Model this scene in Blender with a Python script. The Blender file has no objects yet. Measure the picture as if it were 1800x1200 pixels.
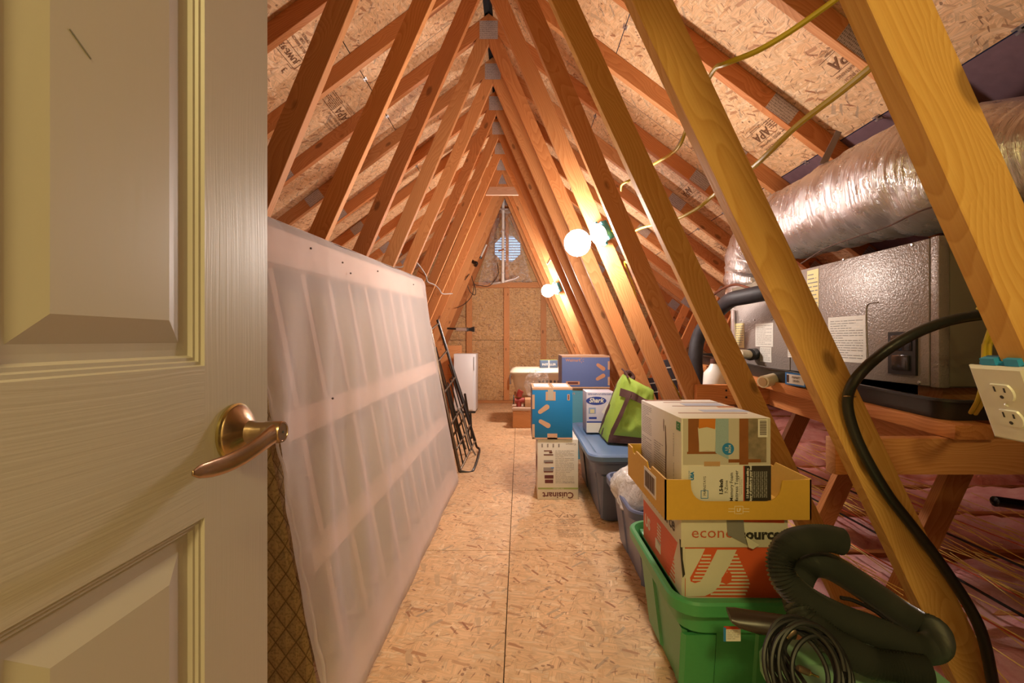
import bpy, bmesh, math, random
from mathutils import Vector, Matrix, Euler
random.seed(7)
SC = bpy.context.scene
COL = SC.collection
PI = math.pi
# ---------------------------------------------------------------- camera
F = 790.0; VX = 913.0; VY = 597.0; CH = 1.0025
cam_d = bpy.data.cameras.new('camera'); cam = bpy.data.objects.new('camera', cam_d); COL.objects.link(cam)
cam.location = (0, 0, CH); cam.rotation_euler = (PI/2, 0, 0)
cam_d.sensor_width = 36.0; cam_d.lens = F/1800*36.0
cam_d.shift_x = -(VX-900)/1800; cam_d.shift_y = (VY-600)/1800
cam_d.clip_start = 0.02; cam_d.clip_end = 60
SC.camera = cam
# ---------------------------------------------------------------- light and exposure
SC.view_settings.view_transform = 'Standard'; SC.view_settings.look = 'None'
SC.view_settings.exposure = 0.5; SC.view_settings.gamma = 1.0
SC.view_settings.use_curve_mapping = False
W = bpy.data.worlds.new('sky'); SC.world = W; W.use_nodes = True
W.node_tree.nodes['Background'].inputs[0].default_value = (.42, .60, .88, 1)
W.node_tree.nodes['Background'].inputs[1].default_value = 1.5
BULB = 185.0; BULB2 = 330.0; BULBCOL = (1.0, .865, .78, 1)
def area(name, loc, rot, size, power, col):
    l = bpy.data.lights.new(name, 'AREA'); l.shape = 'DISK'; l.size = size; l.energy = power; l.color = col
    o = bpy.data.objects.new(name, l); COL.objects.link(o); o.location = loc; o.rotation_euler = rot
    return o
# the ceiling lamp of the hallway behind the camera
area('hall_lamp', (.05, -.95, 2.22), (0, 0, 0), .34, 26, (1.0, .80, .32))

def px(x, y, D):
    return Vector(((x-VX)*D/F, D, CH-(y-VY)*D/F))
# ---------------------------------------------------------------- materials
MATS = {}
def nt(name, rough=.6, metal=0.0, spec=.5):
    m = bpy.data.materials.new(name); m.use_nodes = True
    n = m.node_tree.nodes; l = m.node_tree.links
    b = n['Principled BSDF']; b.inputs['Roughness'].default_value = rough; b.inputs['Metallic'].default_value = metal
    b.inputs['Specular IOR Level'].default_value = spec
    return m, n, l, b
def N(n, t, **kw):
    x = n.new(t)
    for k, v in kw.items():
        if k.startswith('i_'):
            k2 = k[2:]
            x.inputs[int(k2) if k2.isdigit() else k2.replace('_', ' ')].default_value = v
        else: setattr(x, k, v)
    return x
def ramp(n, stops, interp='LINEAR'):
    r = n.new('ShaderNodeValToRGB'); r.color_ramp.interpolation = interp
    e = r.color_ramp.elements
    while len(e) < len(stops): e.new(.5)
    for i, (p, c) in enumerate(stops):
        e[i].position = p; e[i].color = (*c, 1) if len(c) == 3 else c
    return r
def mixc(n, l, a, b, fac, mode='MIX'):
    x = n.new('ShaderNodeMix'); x.data_type = 'RGBA'; x.blend_type = mode
    for s, v in ((0, fac), (6, a), (7, b)):
        if hasattr(v, 'links') or hasattr(v, 'is_linked'): l.new(v, x.inputs[s])
        else: x.inputs[s].default_value = v if s == 0 else ((*v, 1) if len(v) == 3 else v)
    return x.outputs[2]
def math_(n, l, op, a, b=None, clamp=False):
    x = n.new('ShaderNodeMath'); x.operation = op; x.use_clamp = clamp
    for i, v in enumerate((a, b)):
        if v is None: continue
        if isinstance(v, (int, float)): x.inputs[i].default_value = v
        else: l.new(v, x.inputs[i])
    return x.outputs[0]
def flat(name, col, rough=.6, metal=0.0, bump=0.0, bscale=60.0, vary=.0, spec=.5):
    if name in MATS: return MATS[name]
    m, n, l, b = nt(name, rough, metal, spec)
    tc = N(n, 'ShaderNodeTexCoord')
    nz = N(n, 'ShaderNodeTexNoise', i_Scale=bscale, i_Detail=3.0); l.new(tc.outputs['Object'], nz.inputs['Vector'])
    if vary:
        c = mixc(n, l, tuple(v*(1-vary) for v in col), tuple(min(1, v*(1+vary)) for v in col), nz.outputs['Fac'])
        l.new(c, b.inputs['Base Color'])
    else: b.inputs['Base Color'].default_value = (*col, 1)
    if bump:
        bp = N(n, 'ShaderNodeBump', i_Strength=bump, i_Distance=.004); l.new(nz.outputs['Fac'], bp.inputs['Height']); l.new(bp.outputs[0], b.inputs['Normal'])
    MATS[name] = m; return m
def emit(name, col, s):
    m = bpy.data.materials.new(name); m.use_nodes = True; n = m.node_tree.nodes; l = m.node_tree.links
    n.remove(n['Principled BSDF']); e = N(n, 'ShaderNodeEmission', i_Color=col, i_Strength=s)
    l.new(e.outputs[0], n['Material Output'].inputs[0]); return m

def wood(name, light, dark, ring=1.0, rough=.6):
    """board wood, grain along local X, every board its own offset and tone"""
    m, n, l, b = nt(name, rough, 0, .3)
    tc = N(n, 'ShaderNodeTexCoord'); oi = N(n, 'ShaderNodeObjectInfo')
    off = math_(n, l, 'MULTIPLY', oi.outputs['Random'], 37.0)
    cb = N(n, 'ShaderNodeCombineXYZ'); l.new(off, cb.inputs[0]); l.new(off, cb.inputs[1]); l.new(off, cb.inputs[2])
    add = N(n, 'ShaderNodeVectorMath', operation='ADD'); l.new(tc.outputs['Object'], add.inputs[0]); l.new(cb.outputs[0], add.inputs[1])
    # slow warp, knots bend it
    mp0 = N(n, 'ShaderNodeMapping'); mp0.inputs['Scale'].default_value = (1.3, 5, 5); l.new(add.outputs[0], mp0.inputs[0])
    nz0 = N(n, 'ShaderNodeTexNoise', i_Scale=1.0, i_Detail=1.5); l.new(mp0.outputs[0], nz0.inputs['Vector'])
    mpk = N(n, 'ShaderNodeMapping'); mpk.inputs['Scale'].default_value = (4.4, 0.01, 9.5); l.new(add.outputs[0], mpk.inputs[0])
    vk = N(n, 'ShaderNodeTexVoronoi', i_Scale=1.0, voronoi_dimensions='3D'); l.new(mpk.outputs[0], vk.inputs['Vector'])
    knot = N(n, 'ShaderNodeMapRange', i_1=.17, i_2=.10, i_3=0.0, i_4=1.0); l.new(vk.outputs['Distance'], knot.inputs[0])
    sepk = N(n, 'ShaderNodeSeparateColor'); l.new(vk.outputs['Color'], sepk.inputs[0])
    gate = math_(n, l, 'GREATER_THAN', sepk.outputs[0], .50)
    kn = math_(n, l, 'MULTIPLY', knot.outputs[0], gate)
    halo = N(n, 'ShaderNodeMapRange', i_1=.5, i_2=.05, i_3=0.0, i_4=1.0); l.new(vk.outputs['Distance'], halo.inputs[0])
    halo = math_(n, l, 'MULTIPLY', halo.outputs[0], gate)
    sx = N(n, 'ShaderNodeSeparateXYZ'); l.new(add.outputs[0], sx.inputs[0])
    v = math_(n, l, 'MULTIPLY', sx.outputs[2], 60.0*ring)
    v = math_(n, l, 'ADD', v, math_(n, l, 'MULTIPLY', nz0.outputs['Fac'], 26.0))
    v = math_(n, l, 'ADD', v, math_(n, l, 'MULTIPLY', halo, 4.5))
    v = math_(n, l, 'ADD', v, math_(n, l, 'MULTIPLY', sx.outputs[1], 70.0))
    v = math_(n, l, 'FRACT', v)
    rg = ramp(n, [(0, (0, 0, 0)), (.72, (.75, .75, .75)), (.88, (1, 1, 1)), (1.0, (0, 0, 0))]); l.new(v, rg.inputs[0])
    mpf = N(n, 'ShaderNodeMapping'); mpf.inputs['Scale'].default_value = (9, 260, 260); l.new(add.outputs[0], mpf.inputs[0])
    fib = N(n, 'ShaderNodeTexNoise', i_Scale=1.0, i_Detail=3.0); l.new(mpf.outputs[0], fib.inputs['Vector'])
    f = math_(n, l, 'ADD', math_(n, l, 'MULTIPLY', rg.outputs[0], .42), math_(n, l, 'MULTIPLY', fib.outputs['Fac'], .55))
    c = mixc(n, l, light, dark, f)
    tone = N(n, 'ShaderNodeMapRange', i_3=.80, i_4=1.13); l.new(oi.outputs['Random'], tone.inputs[0])
    c = mixc(n, l, c, (0, 0, 0), 0.0)
    hs = N(n, 'ShaderNodeHueSaturation'); l.new(c, hs.inputs['Color']); l.new(tone.outputs[0], hs.inputs['Value'])
    c = mixc(n, l, hs.outputs[0], (.10, .035, .012), math_(n, l, 'MULTIPLY', kn, .62))
    l.new(c, b.inputs['Base Color'])
    bp = N(n, 'ShaderNodeBump', i_Strength=.25, i_Distance=.002); l.new(fib.outputs['Fac'], bp.inputs['Height']); l.new(bp.outputs[0], b.inputs['Normal'])
    MATS[name] = m; return m

def osb(name, tones, dark=(.16, .06, .025), scale=1.0, contrast=1.0):
    """strand board: stacked layers of turned, stretched cells; plane = local XY"""
    m, n, l, b = nt(name, .62, 0, .35)
    tc = N(n, 'ShaderNodeTexCoord'); oi = N(n, 'ShaderNodeObjectInfo')
    off = math_(n, l, 'MULTIPLY', oi.outputs['Random'], 53.0)
    cb = N(n, 'ShaderNodeCombineXYZ'); l.new(off, cb.inputs[0]); l.new(off, cb.inputs[1])
    add = N(n, 'ShaderNodeVectorMath', operation='ADD'); l.new(tc.outputs['Object'], add.inputs[0]); l.new(cb.outputs[0], add.inputs[1])
    wz = N(n, 'ShaderNodeTexNoise', i_Scale=9.0, i_Detail=2.0, noise_dimensions='2D'); l.new(add.outputs[0], wz.inputs['Vector'])
    wsub = N(n, 'ShaderNodeVectorMath', operation='MULTIPLY_ADD'); l.new(wz.outputs['Color'], wsub.inputs[0]); wsub.inputs[1].default_value = (.03, .03, 0); l.new(add.outputs[0], wsub.inputs[2])
    big = N(n, 'ShaderNodeTexNoise', i_Scale=2.3, i_Detail=2.0, noise_dimensions='2D'); l.new(add.outputs[0], big.inputs['Vector'])
    col = None; h = None
    rnd = random.Random(11)
    layers = [(11, 30, 0.05), (9, 44, 1.1), (14, 36, 2.25), (8, 52, .6), (17, 42, 2.75), (12, 66, 1.72), (19, 80, .22)]
    for i, (sx, sy, a) in enumerate(layers):
        rot = N(n, 'ShaderNodeVectorRotate', rotation_type='Z_AXIS', i_Angle=a); l.new(wsub.outputs[0], rot.inputs[0])
        mp = N(n, 'ShaderNodeMapping'); mp.inputs['Scale'].default_value = (sx*scale, sy*scale, 1); mp.inputs['Location'].default_value = (i*7.3, i*3.1, 0)
        l.new(rot.outputs[0], mp.inputs[0])
        vo = N(n, 'ShaderNodeTexVoronoi', voronoi_dimensions='2D', i_Scale=1.0, distance='CHEBYCHEV', i_Randomness=.95); l.new(mp.outputs[0], vo.inputs['Vector'])
        sp = N(n, 'ShaderNodeSeparateColor'); l.new(vo.outputs['Color'], sp.inputs[0])
        rp = ramp(n, tones, 'LINEAR'); l.new(sp.outputs[1], rp.inputs[0])
        fb = N(n, 'ShaderNodeTexNoise', noise_dimensions='2D', i_Scale=1.0, i_Detail=1.0)
        mp2 = N(n, 'ShaderNodeMapping'); mp2.inputs['Scale'].default_value = (.6, 5, 1); l.new(mp.outputs[0], mp2.inputs[0]); l.new(mp2.outputs[0], fb.inputs['Vector'])
        edge = N(n, 'ShaderNodeMapRange', i_1=.34, i_2=.52, i_3=1.0, i_4=.88); l.new(vo.outputs['Distance'], edge.inputs[0])
        val = math_(n, l, 'MULTIPLY', edge.outputs[0], math_(n, l, 'ADD', math_(n, l, 'MULTIPLY', fb.outputs['Fac'], .75*contrast), 1-.37*contrast))
        hs = N(n, 'ShaderNodeHueSaturation'); l.new(rp.outputs[0], hs.inputs['Color']); l.new(val, hs.inputs['Value'])
        hh = math_(n, l, 'ADD', sp.outputs[2], math_(n, l, 'MULTIPLY', fb.outputs['Fac'], .4))
        if col is None: col = hs.outputs[0]; h = hh
        else:
            g = math_(n, l, 'GREATER_THAN', sp.outputs[0], .50)
            col = mixc(n, l, col, hs.outputs[0], g)
            x = n.new('ShaderNodeMix'); x.data_type = 'FLOAT'; l.new(g, x.inputs[0]); l.new(h, x.inputs[2]); l.new(hh, x.inputs[3]); h = x.outputs[0]
    # sparse dark slivers
    slw = N(n, 'ShaderNodeVectorMath', operation='MULTIPLY_ADD'); l.new(wz.outputs['Color'], slw.inputs[0]); slw.inputs[1].default_value = (.018, .018, 0); l.new(add.outputs[0], slw.inputs[2])
    sl = [(9, 36, 1.35, .93, (.50, .33, .19), .75), (14, 52, .35, .94, (.42, .20, .09), .8), (12, 70, 2.4, .95, (.40, .29, .19), .8), (17, 88, .95, .955, (.30, .11, .045), .8),
          (30, 170, 1.9, .95, dark, .7), (26, 140, 2.85, .95, dark, .6), (44, 110, .6, .972, (.20, .08, .04), .7), (60, 75, 1.2, .982, dark, .7)]
    for i, (sx, sy, a, th, dc, st) in enumerate(sl):
        rot = N(n, 'ShaderNodeVectorRotate', rotation_type='Z_AXIS', i_Angle=a); l.new(slw.outputs[0], rot.inputs[0])
        mp = N(n, 'ShaderNodeMapping'); mp.inputs['Scale'].default_value = (sx*scale, sy*scale, 1); mp.inputs['Location'].default_value = (i*3.7, i*1.3, 0); l.new(rot.outputs[0], mp.inputs[0])
        vo = N(n, 'ShaderNodeTexVoronoi', voronoi_dimensions='2D', i_Scale=1.0, distance='CHEBYCHEV' if i < 4 else 'EUCLIDEAN'); l.new(mp.outputs[0], vo.inputs['Vector'])
        sp = N(n, 'ShaderNodeSeparateColor'); l.new(vo.outputs['Color'], sp.inputs[0])
        g = math_(n, l, 'GREATER_THAN', sp.outputs[0], th)
        g = math_(n, l, 'MULTIPLY', g, math_(n, l, 'MULTIPLY', math_(n, l, 'ADD', sp.outputs[2], .20), st, True))
        g = math_(n, l, 'MULTIPLY', g, math_(n, l, 'LESS_THAN', vo.outputs['Distance'], .40))
        col = mixc(n, l, col, dc, g)
    mr = N(n, 'ShaderNodeMapRange', i_3=.80, i_4=1.16); l.new(big.outputs['Fac'], mr.inputs[0])
    hs = N(n, 'ShaderNodeHueSaturation'); l.new(col, hs.inputs['Color']); l.new(mr.outputs[0], hs.inputs['Value'])
    l.new(hs.outputs[0], b.inputs['Base Color'])
    bp = N(n, 'ShaderNodeBump', i_Strength=.35, i_Distance=.0025); l.new(h, bp.inputs['Height']); l.new(bp.outputs[0], b.inputs['Normal'])
    MATS[name] = m; return m

M_WOOD = wood('pine_lumber', (.72, .36, .145), (.47, .165, .045))
M_WOODR = wood('fir_lumber', (.66, .285, .10), (.40, .12, .03))
M_WOOD_LIT = wood('hall_lit_pine_lumber', (.74, .44, .14), (.52, .245, .05))  # near right webs: yellow cast of the hall light put into the wood colour
M_OSB = osb('strand_board_roof', [(0, (.74, .46, .24)), (.35, (.79, .53, .30)), (.75, (.69, .41, .205)), (.93, (.83, .60, .37)), (1, (.60, .33, .15))])
M_OSBF = osb('strand_board_floor', [(0, (.69, .425, .225)), (.4, (.73, .475, .265)), (.75, (.655, .395, .205)), (.95, (.77, .55, .335)), (1, (.58, .32, .15))], dark=(.26, .12, .06), contrast=.75)
M_OSBW = osb('strand_board_wall', [(0, (.64, .39, .17)), (.35, (.70, .45, .21)), (.7, (.56, .32, .12)), (.92, (.74, .50, .26)), (1, (.36, .19, .07))], dark=(.10, .045, .02), scale=1.2)
M_BLUEEDGE = flat('blue_edge_paint', (.03, .045, .12), .7)
M_INK = flat('dark_ink', (.07, .03, .02), .8)
M_FELT = flat('roof_underlay', (.02, .018, .018), .9)
M_PLATE = flat('galvanised_plate', (.5, .48, .5), .5, .6, .3, 300)
M_WHITEPL = flat('white_plastic', (.75, .74, .70), .35)
M_BLACK = flat('black_plastic', (.018, .018, .019), .38, 0, .1, 40)
M_BLACKM = flat('black_metal', (.025, .018, .015), .4, .4)
M_CARD = flat('kraft_cardboard', (.50, .28, .14), .8, 0, .15, 120, .06)
M_WHITECARD = flat('white_printed_card', (.72, .68, .60), .6, 0, .05, 80, .03)
M_YELLOWC = flat('yellow_cable_sheath', (.62, .47, .03), .5)
M_GREYC = flat('grey_cable_sheath', (.40, .38, .36), .5)

# ---------------------------------------------------------------- object helpers
def link(name, me, mat=None, parent=None, M=None):
    o = bpy.data.objects.new(name, me); COL.objects.link(o)
    if mat is not None:
        for mm in (mat if isinstance(mat, (list, tuple)) else [mat]): me.materials.append(mm)
    if parent is not None: o.parent = parent
    if M is not None: o.matrix_local = M
    return o
def obj(name, bm, mat=None, parent=None, M=None, smooth=False):
    bmesh.ops.recalc_face_normals(bm, faces=bm.faces[:])
    me = bpy.data.meshes.new(name); bm.to_mesh(me); bm.free()
    if smooth:
        for p in me.polygons: p.use_smooth = True
        if smooth != 'all' and hasattr(me, 'set_sharp_from_angle'): me.set_sharp_from_angle(angle=math.radians(38))
    return link(name, me, mat, parent, M)
def thing(name, label, cat, loc=(0, 0, 0), rz=0, group=None):
    o = bpy.data.objects.new(name, None); COL.objects.link(o); o.empty_display_size = .05
    o.location = loc; o.rotation_euler = (0, 0, rz); o['label'] = label; o['category'] = cat
    if group: o['group'] = group
    return o
def tag(o, label, cat, group=None, kind=None):
    o['label'] = label; o['category'] = cat
    if group: o['group'] = group
    if kind: o['kind'] = kind
    return o
def attach(o, parent):
    """parent an object that was built in world coordinates"""
    if parent is not None:
        o.parent = parent; o.matrix_parent_inverse = parent.matrix_basis.inverted()
    return o
def struct(name, label=None):
    o = bpy.data.objects.new(name, None); COL.objects.link(o); o['kind'] = 'structure'
    if label: o['label'] = label
    return o
def add_box(bm, x0, x1, y0, y1, z0, z1, M=None, bev=0.0):
    vs = [bm.verts.new(Vector(p)) for p in ((x0,y0,z0),(x1,y0,z0),(x1,y1,z0),(x0,y1,z0),(x0,y0,z1),(x1,y0,z1),(x1,y1,z1),(x0,y1,z1))]
    fs = [bm.faces.new([vs[i] for i in f]) for f in ((0,3,2,1),(4,5,6,7),(0,1,5,4),(1,2,6,5),(2,3,7,6),(3,0,4,7))]
    if bev:
        es = list({e for f in fs for e in f.edges})
        r = bmesh.ops.bevel(bm, geom=es, offset=bev, segments=2, profile=.5, affect='EDGES')
        vs = list({v for f in r['faces'] for v in f.verts} | {v for v in vs if v.is_valid})
    if M is not None: bmesh.ops.transform(bm, matrix=M, verts=vs)
    return vs
def box(name, x0, x1, y0, y1, z0, z1, mat, parent=None, M=None, bev=0.0):
    bm = bmesh.new(); add_box(bm, x0, x1, y0, y1, z0, z1, None, bev); return obj(name, bm, mat, parent, M, smooth=bool(bev))
def frame(o, xa, za):
    """matrix with origin o, local X = xa, local Z close to za"""
    x = Vector(xa).normalized(); z = Vector(za); z = (z-x*z.dot(x)).normalized(); y = z.cross(x)
    M = Matrix((x, y, z)).transposed().to_4x4(); M.translation = Vector(o); return M
def board(name, p0, p1, w, t, mat, parent=None, up=(0, 0, 1), bev=.0015, off=(0, 0)):
    """board from p0 to p1: local X along, Z = width w (towards up), Y = thickness t"""
    p0 = Vector(p0); p1 = Vector(p1); L = (p1-p0).length
    bm = bmesh.new(); add_box(bm, 0, L, off[0]-t/2, off[0]+t/2, off[1]-w/2, off[1]+w/2, None, bev)
    return attach(obj(name, bm, mat, None, frame(p0, p1-p0, up), smooth=True), parent)
def clip(poly, a, b, c):
    """keep the side a*x+b*z<=c"""
    out = []
    for i in range(len(poly)):
        p, q = poly[i], poly[(i+1) % len(poly)]
        dp = a*p[0]+b*p[1]-c; dq = a*q[0]+b*q[1]-c
        if dp <= 0: out.append(p)
        if (dp < 0 < dq) or (dq < 0 < dp):
            t = dp/(dp-dq); out.append((p[0]+(q[0]-p[0])*t, p[1]+(q[1]-p[1])*t))
    return out
def prism(name, poly, y0, y1, mat, parent=None, axis=None, bev=.0015):
    """XZ polygon extruded from depth y0 to y1; local X along axis=(p0,p1)"""
    if axis is None: axis = (poly[0], poly[1])
    p0 = Vector((axis[0][0], (y0+y1)/2, axis[0][1])); p1 = Vector((axis[1][0], (y0+y1)/2, axis[1][1]))
    M = frame(p0, p1-p0, (0, 0, 1) if abs((p1-p0).normalized().z) < .99 else (1, 0, 0)); I = M.inverted()
    bm = bmesh.new()
    a = [bm.verts.new(I @ Vector((x, y0, z))) for x, z in poly]; b = [bm.verts.new(I @ Vector((x, y1, z))) for x, z in poly]
    bm.faces.new(a); bm.faces.new(b[::-1])
    for i in range(len(poly)):
        j = (i+1) % len(poly); bm.faces.new((a[i], b[i], b[j], a[j]))
    bmesh.ops.recalc_face_normals(bm, faces=bm.faces[:])
    if bev: bmesh.ops.bevel(bm, geom=bm.edges[:], offset=bev, segments=1, affect='EDGES')
    return attach(obj(name, bm, mat, None, M), parent)
def catmull(pts, n=8, closed=False):
    pts = [Vector(p) for p in pts]; out = []; m = len(pts)
    for i in range(m if closed else m-1):
        if closed: p0, p1, p2, p3 = pts[i-1], pts[i], pts[(i+1) % m], pts[(i+2) % m]
        else:
            p1, p2 = pts[i], pts[i+1]
            p0 = pts[i-1] if i else p1*2-p2; p3 = pts[i+2] if i+2 < m else p2*2-p1
        for k in range(n):
            t = k/n; out.append(.5*((2*p1)+(p2-p0)*t+(2*p0-5*p1+4*p2-p3)*t*t+(3*p1-p0-3*p2+p3)*t**3))
    if not closed: out.append(pts[-1])
    return out
def add_tube(bm, pts, r, seg=8, closed=False, caps=True, rf=None, flat_=1.0):
    pts = [Vector(p) for p in pts]; rings = []; m = len(pts)
    t = (pts[1]-pts[0]).normalized(); up = Vector((0, 0, 1)) if abs(t.z) < .9 else Vector((1, 0, 0))
    nrm = (up-t*up.dot(t)).normalized()
    for i, p in enumerate(pts):
        a = pts[(i-1) % m] if (i or closed) else pts[0]; b = pts[(i+1) % m] if (i < m-1 or closed) else pts[-1]
        t = (b-a)
        if t.length < 1e-9: t = Vector((0, 0, 1))
        t.normalize(); nrm = nrm-t*nrm.dot(t)
        if nrm.length < 1e-6: nrm = t.orthogonal()
        nrm.normalize(); bi = t.cross(nrm)
        rr = r if rf is None else rf(i, i/(m-1))
        rings.append([bm.verts.new(p+nrm*math.cos(2*PI*k/seg)*rr*flat_+bi*math.sin(2*PI*k/seg)*rr) for k in range(seg)])
    for i in range(m if closed else m-1):
        A, B = rings[i], rings[(i+1) % m]
        for k in range(seg): bm.faces.new((A[k], A[(k+1) % seg], B[(k+1) % seg], B[k]))
    if caps and not closed: bm.faces.new(rings[0][::-1]); bm.faces.new(rings[-1])
    return rings
def tube(name, pts, r, mat, parent=None, seg=8, n=8, closed=False, caps=True, rf=None, flat_=1.0, smooth=True):
    bm = bmesh.new(); P = catmull(pts, n, closed) if n > 1 else pts
    add_tube(bm, P, r, seg, closed, caps, rf, flat_)
    o = obj(name, bm, mat, None, None, smooth='all' if not caps else True)
    return attach(o, parent)
def lathe(name, prof, M, mat, parent=None, seg=32):
    """profile (r, h) spun about local Z, placed by M"""
    bm = bmesh.new(); rings = []
    for r, h in prof:
        if r < 1e-6: rings.append([bm.verts.new((0, 0, h))])
        else: rings.append([bm.verts.new((r*math.cos(2*PI*k/seg), r*math.sin(2*PI*k/seg), h)) for k in range(seg)])
    for A, B in zip(rings, rings[1:]):
        for k in range(seg):
            k2 = (k+1) % seg
            if len(A) == 1 and len(B) == 1: continue
            if len(A) == 1: bm.faces.new((A[0], B[k], B[k2]))
            elif len(B) == 1: bm.faces.new((A[k], A[k2], B[0]))
            else: bm.faces.new((A[k], A[k2], B[k2], B[k]))
    return obj(name, bm, mat, parent, M, smooth=True)
def plate(name, poly, right, up, origin, mat, parent=None, th=.0007):
    """flat printed shape: 2D polygon (u,v) on the plane origin + u*right + v*up, standing th proud"""
    r = Vector(right).normalized(); u = Vector(up).normalized(); nn = r.cross(u)
    bm = bmesh.new(); o = Vector(origin)
    a = [bm.verts.new(o+r*x+u*y+nn*th) for x, y in poly]; b = [bm.verts.new(o+r*x+u*y) for x, y in poly]
    bm.faces.new(a)
    for i in range(len(poly)):
        j = (i+1) % len(poly); bm.faces.new((a[i], b[i], b[j], a[j]))
    return obj(name, bm, mat, parent)
def rect(name, cx, cy, w, h, right, up, origin, mat, parent=None, th=.0007, rot=0):
    c, s = math.cos(rot), math.sin(rot)
    P = [(cx+c*x-s*y, cy+s*x+c*y) for x, y in ((-w/2, -h/2), (w/2, -h/2), (w/2, h/2), (-w/2, h/2))]
    return plate(name, P, right, up, origin, mat, parent, th)
def stadium(cx, cy, L, w, rot, taper=.8, seg=6):
    P = []; r1 = w/2; r2 = w/2*taper; h = L/2
    for k in range(seg+1): a = -PI/2+PI*k/seg; P.append((h-r1+math.cos(a)*r1, math.sin(a)*r1))
    for k in range(seg+1): a = PI/2+PI*k/seg; P.append((-h+r2+math.cos(a)*r2, math.sin(a)*r2))
    c, s = math.cos(rot), math.sin(rot)
    return [(cx+c*x-s*y, cy+s*x+c*y) for x, y in P]
def text(s, size, cx, cy, right, up, origin, mat, parent=None, th=.0009, rot=0, bold=0.0, name='lettering', sx=1.0, align='CENTER', shear=0.0):
    cu = bpy.data.curves.new('lettering', 'FONT'); cu.body = s; cu.size = size; cu.align_x = align; cu.align_y = 'CENTER'
    cu.extrude = 0.0; cu.offset = bold; cu.resolution_u = 2; cu.shear = shear
    t = bpy.data.objects.new('lettering_curve', cu); me = bpy.data.meshes.new_from_object(t); bpy.data.objects.remove(t); bpy.data.curves.remove(cu)
    me.name = name
    r = Vector(right).normalized(); u = Vector(up).normalized(); nn = r.cross(u); o = Vector(origin)
    c, sn = math.cos(rot), math.sin(rot)
    for v in me.vertices:
        x, y = v.co.x*sx, v.co.y; X = cx+c*x-sn*y; Y = cy+sn*x+c*y
        v.co = o+r*X+u*Y+nn*th
    return link(name, me, mat, parent)
def lines_block(name, x0, y0, w, h, rows, right, up, origin, mat, parent, th=.0008, seed=0, fill=.45):
    """rows of tiny print, too fine to read"""
    rd = random.Random(seed); bm = bmesh.new(); r = Vector(right).normalized(); u = Vector(up).normalized(); nn = r.cross(u); o = Vector(origin)
    dy = h/rows
    for i in range(rows):
        x = x0; y = y0+h-(i+.5)*dy; end = x0+w*(1 if rd.random() < .7 else rd.uniform(.4, .9))
        while x < end:
            q = min(end-x, dy*rd.uniform(.8, 4))
            if q < dy*.2: break
            vs = [bm.verts.new(o+r*a+u*b+nn*th) for a, b in ((x, y-dy*fill/2), (x+q, y-dy*fill/2), (x+q, y+dy*fill/2), (x, y+dy*fill/2))]
            bm.faces.new(vs); x += q+dy*.45
    ob = obj(name, bm, mat, parent); ob['kind'] = 'stuff'; return ob
# ================================================================ structure
RX = -.215                     # ridge
def zlow(x): return 3.174-.75*abs(x-RX)      # underside of the rafters
def zup(x): return 3.29-.75*abs(x-RX)        # underside of the sheathing
YN, YF = -.12, 7.2
FE_R, FE_L = 1.17, -1.27       # edges of the boarded floor
# floor: 4 x 8 ft sheets
floor = struct('floor')
floor_panels = []
for (x0, x1) in ((-1.27, -.048), (-.045, 1.17)):
    for (y0, y1) in ((-.30, 2.138), (2.141, 4.578), (4.581, 7.018), (7.021, 7.25)):
        bm = bmesh.new(); add_box(bm, x0-(x0+x1)/2, x1-(x0+x1)/2, y0-(y0+y1)/2, y1-(y0+y1)/2, -.009, .009, None, .001)
        o = obj('floor_panel', bm, M_OSBF, floor, Matrix.Translation(((x0+x1)/2, (y0+y1)/2, -.009)))
box('ground_below', -4.3, 4.2, -1.8, 7.3, -.32, -.30, M_FELT, floor); box('rim_board', -4.3, 4.2, 7.212, 7.25, -.31, .03, M_WOOD, floor); box('rim_board', -4.3, 4.2, -.33, -.295, -.31, -.02, M_WOOD, floor)
box('joint_bed', -1.27, 1.17, -.3, 7.25, -.024, -.0185, M_FELT, floor)
# ceiling: both roof slopes
ceiling = struct('ceiling')
UV = {1: (Vector((.8, 0, -.6)), Vector((.6, 0, .8))), -1: (Vector((-.8, 0, -.6)), Vector((-.6, 0, .8)))}
rows = [(.030, .787), (.791, 1.765), (1.769, 2.742), (2.746, 3.72), (3.724, 4.25)]
def roof_panel(side, a, b, y0, y1, mat):
    d, nn = UV[side]
    M = Matrix((Vector((0, 1, 0)), d, Vector((0, 1, 0)).cross(d))).transposed().to_4x4()
    xm = RX+side*(a+b)/2; M.translation = Vector((xm, (y0+y1)/2, zup(xm)))+nn*.0065
    L = (b-a)/.8
    bm = bmesh.new(); add_box(bm, -(y1-y0)/2, (y1-y0)/2, -L/2, L/2, -.006, .006)
    o = obj('roof_panel', bm, [mat, M_BLUEEDGE], ceiling, M)
    for p in o.data.polygons:
        if abs(p.normal.z) < .5: p.material_index = 1
    return o
rd = random.Random(3)
M_PLUM = flat('plum_grey_sheathing', (.16, .09, .11), .7, 0, .3, 30, .25)
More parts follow.
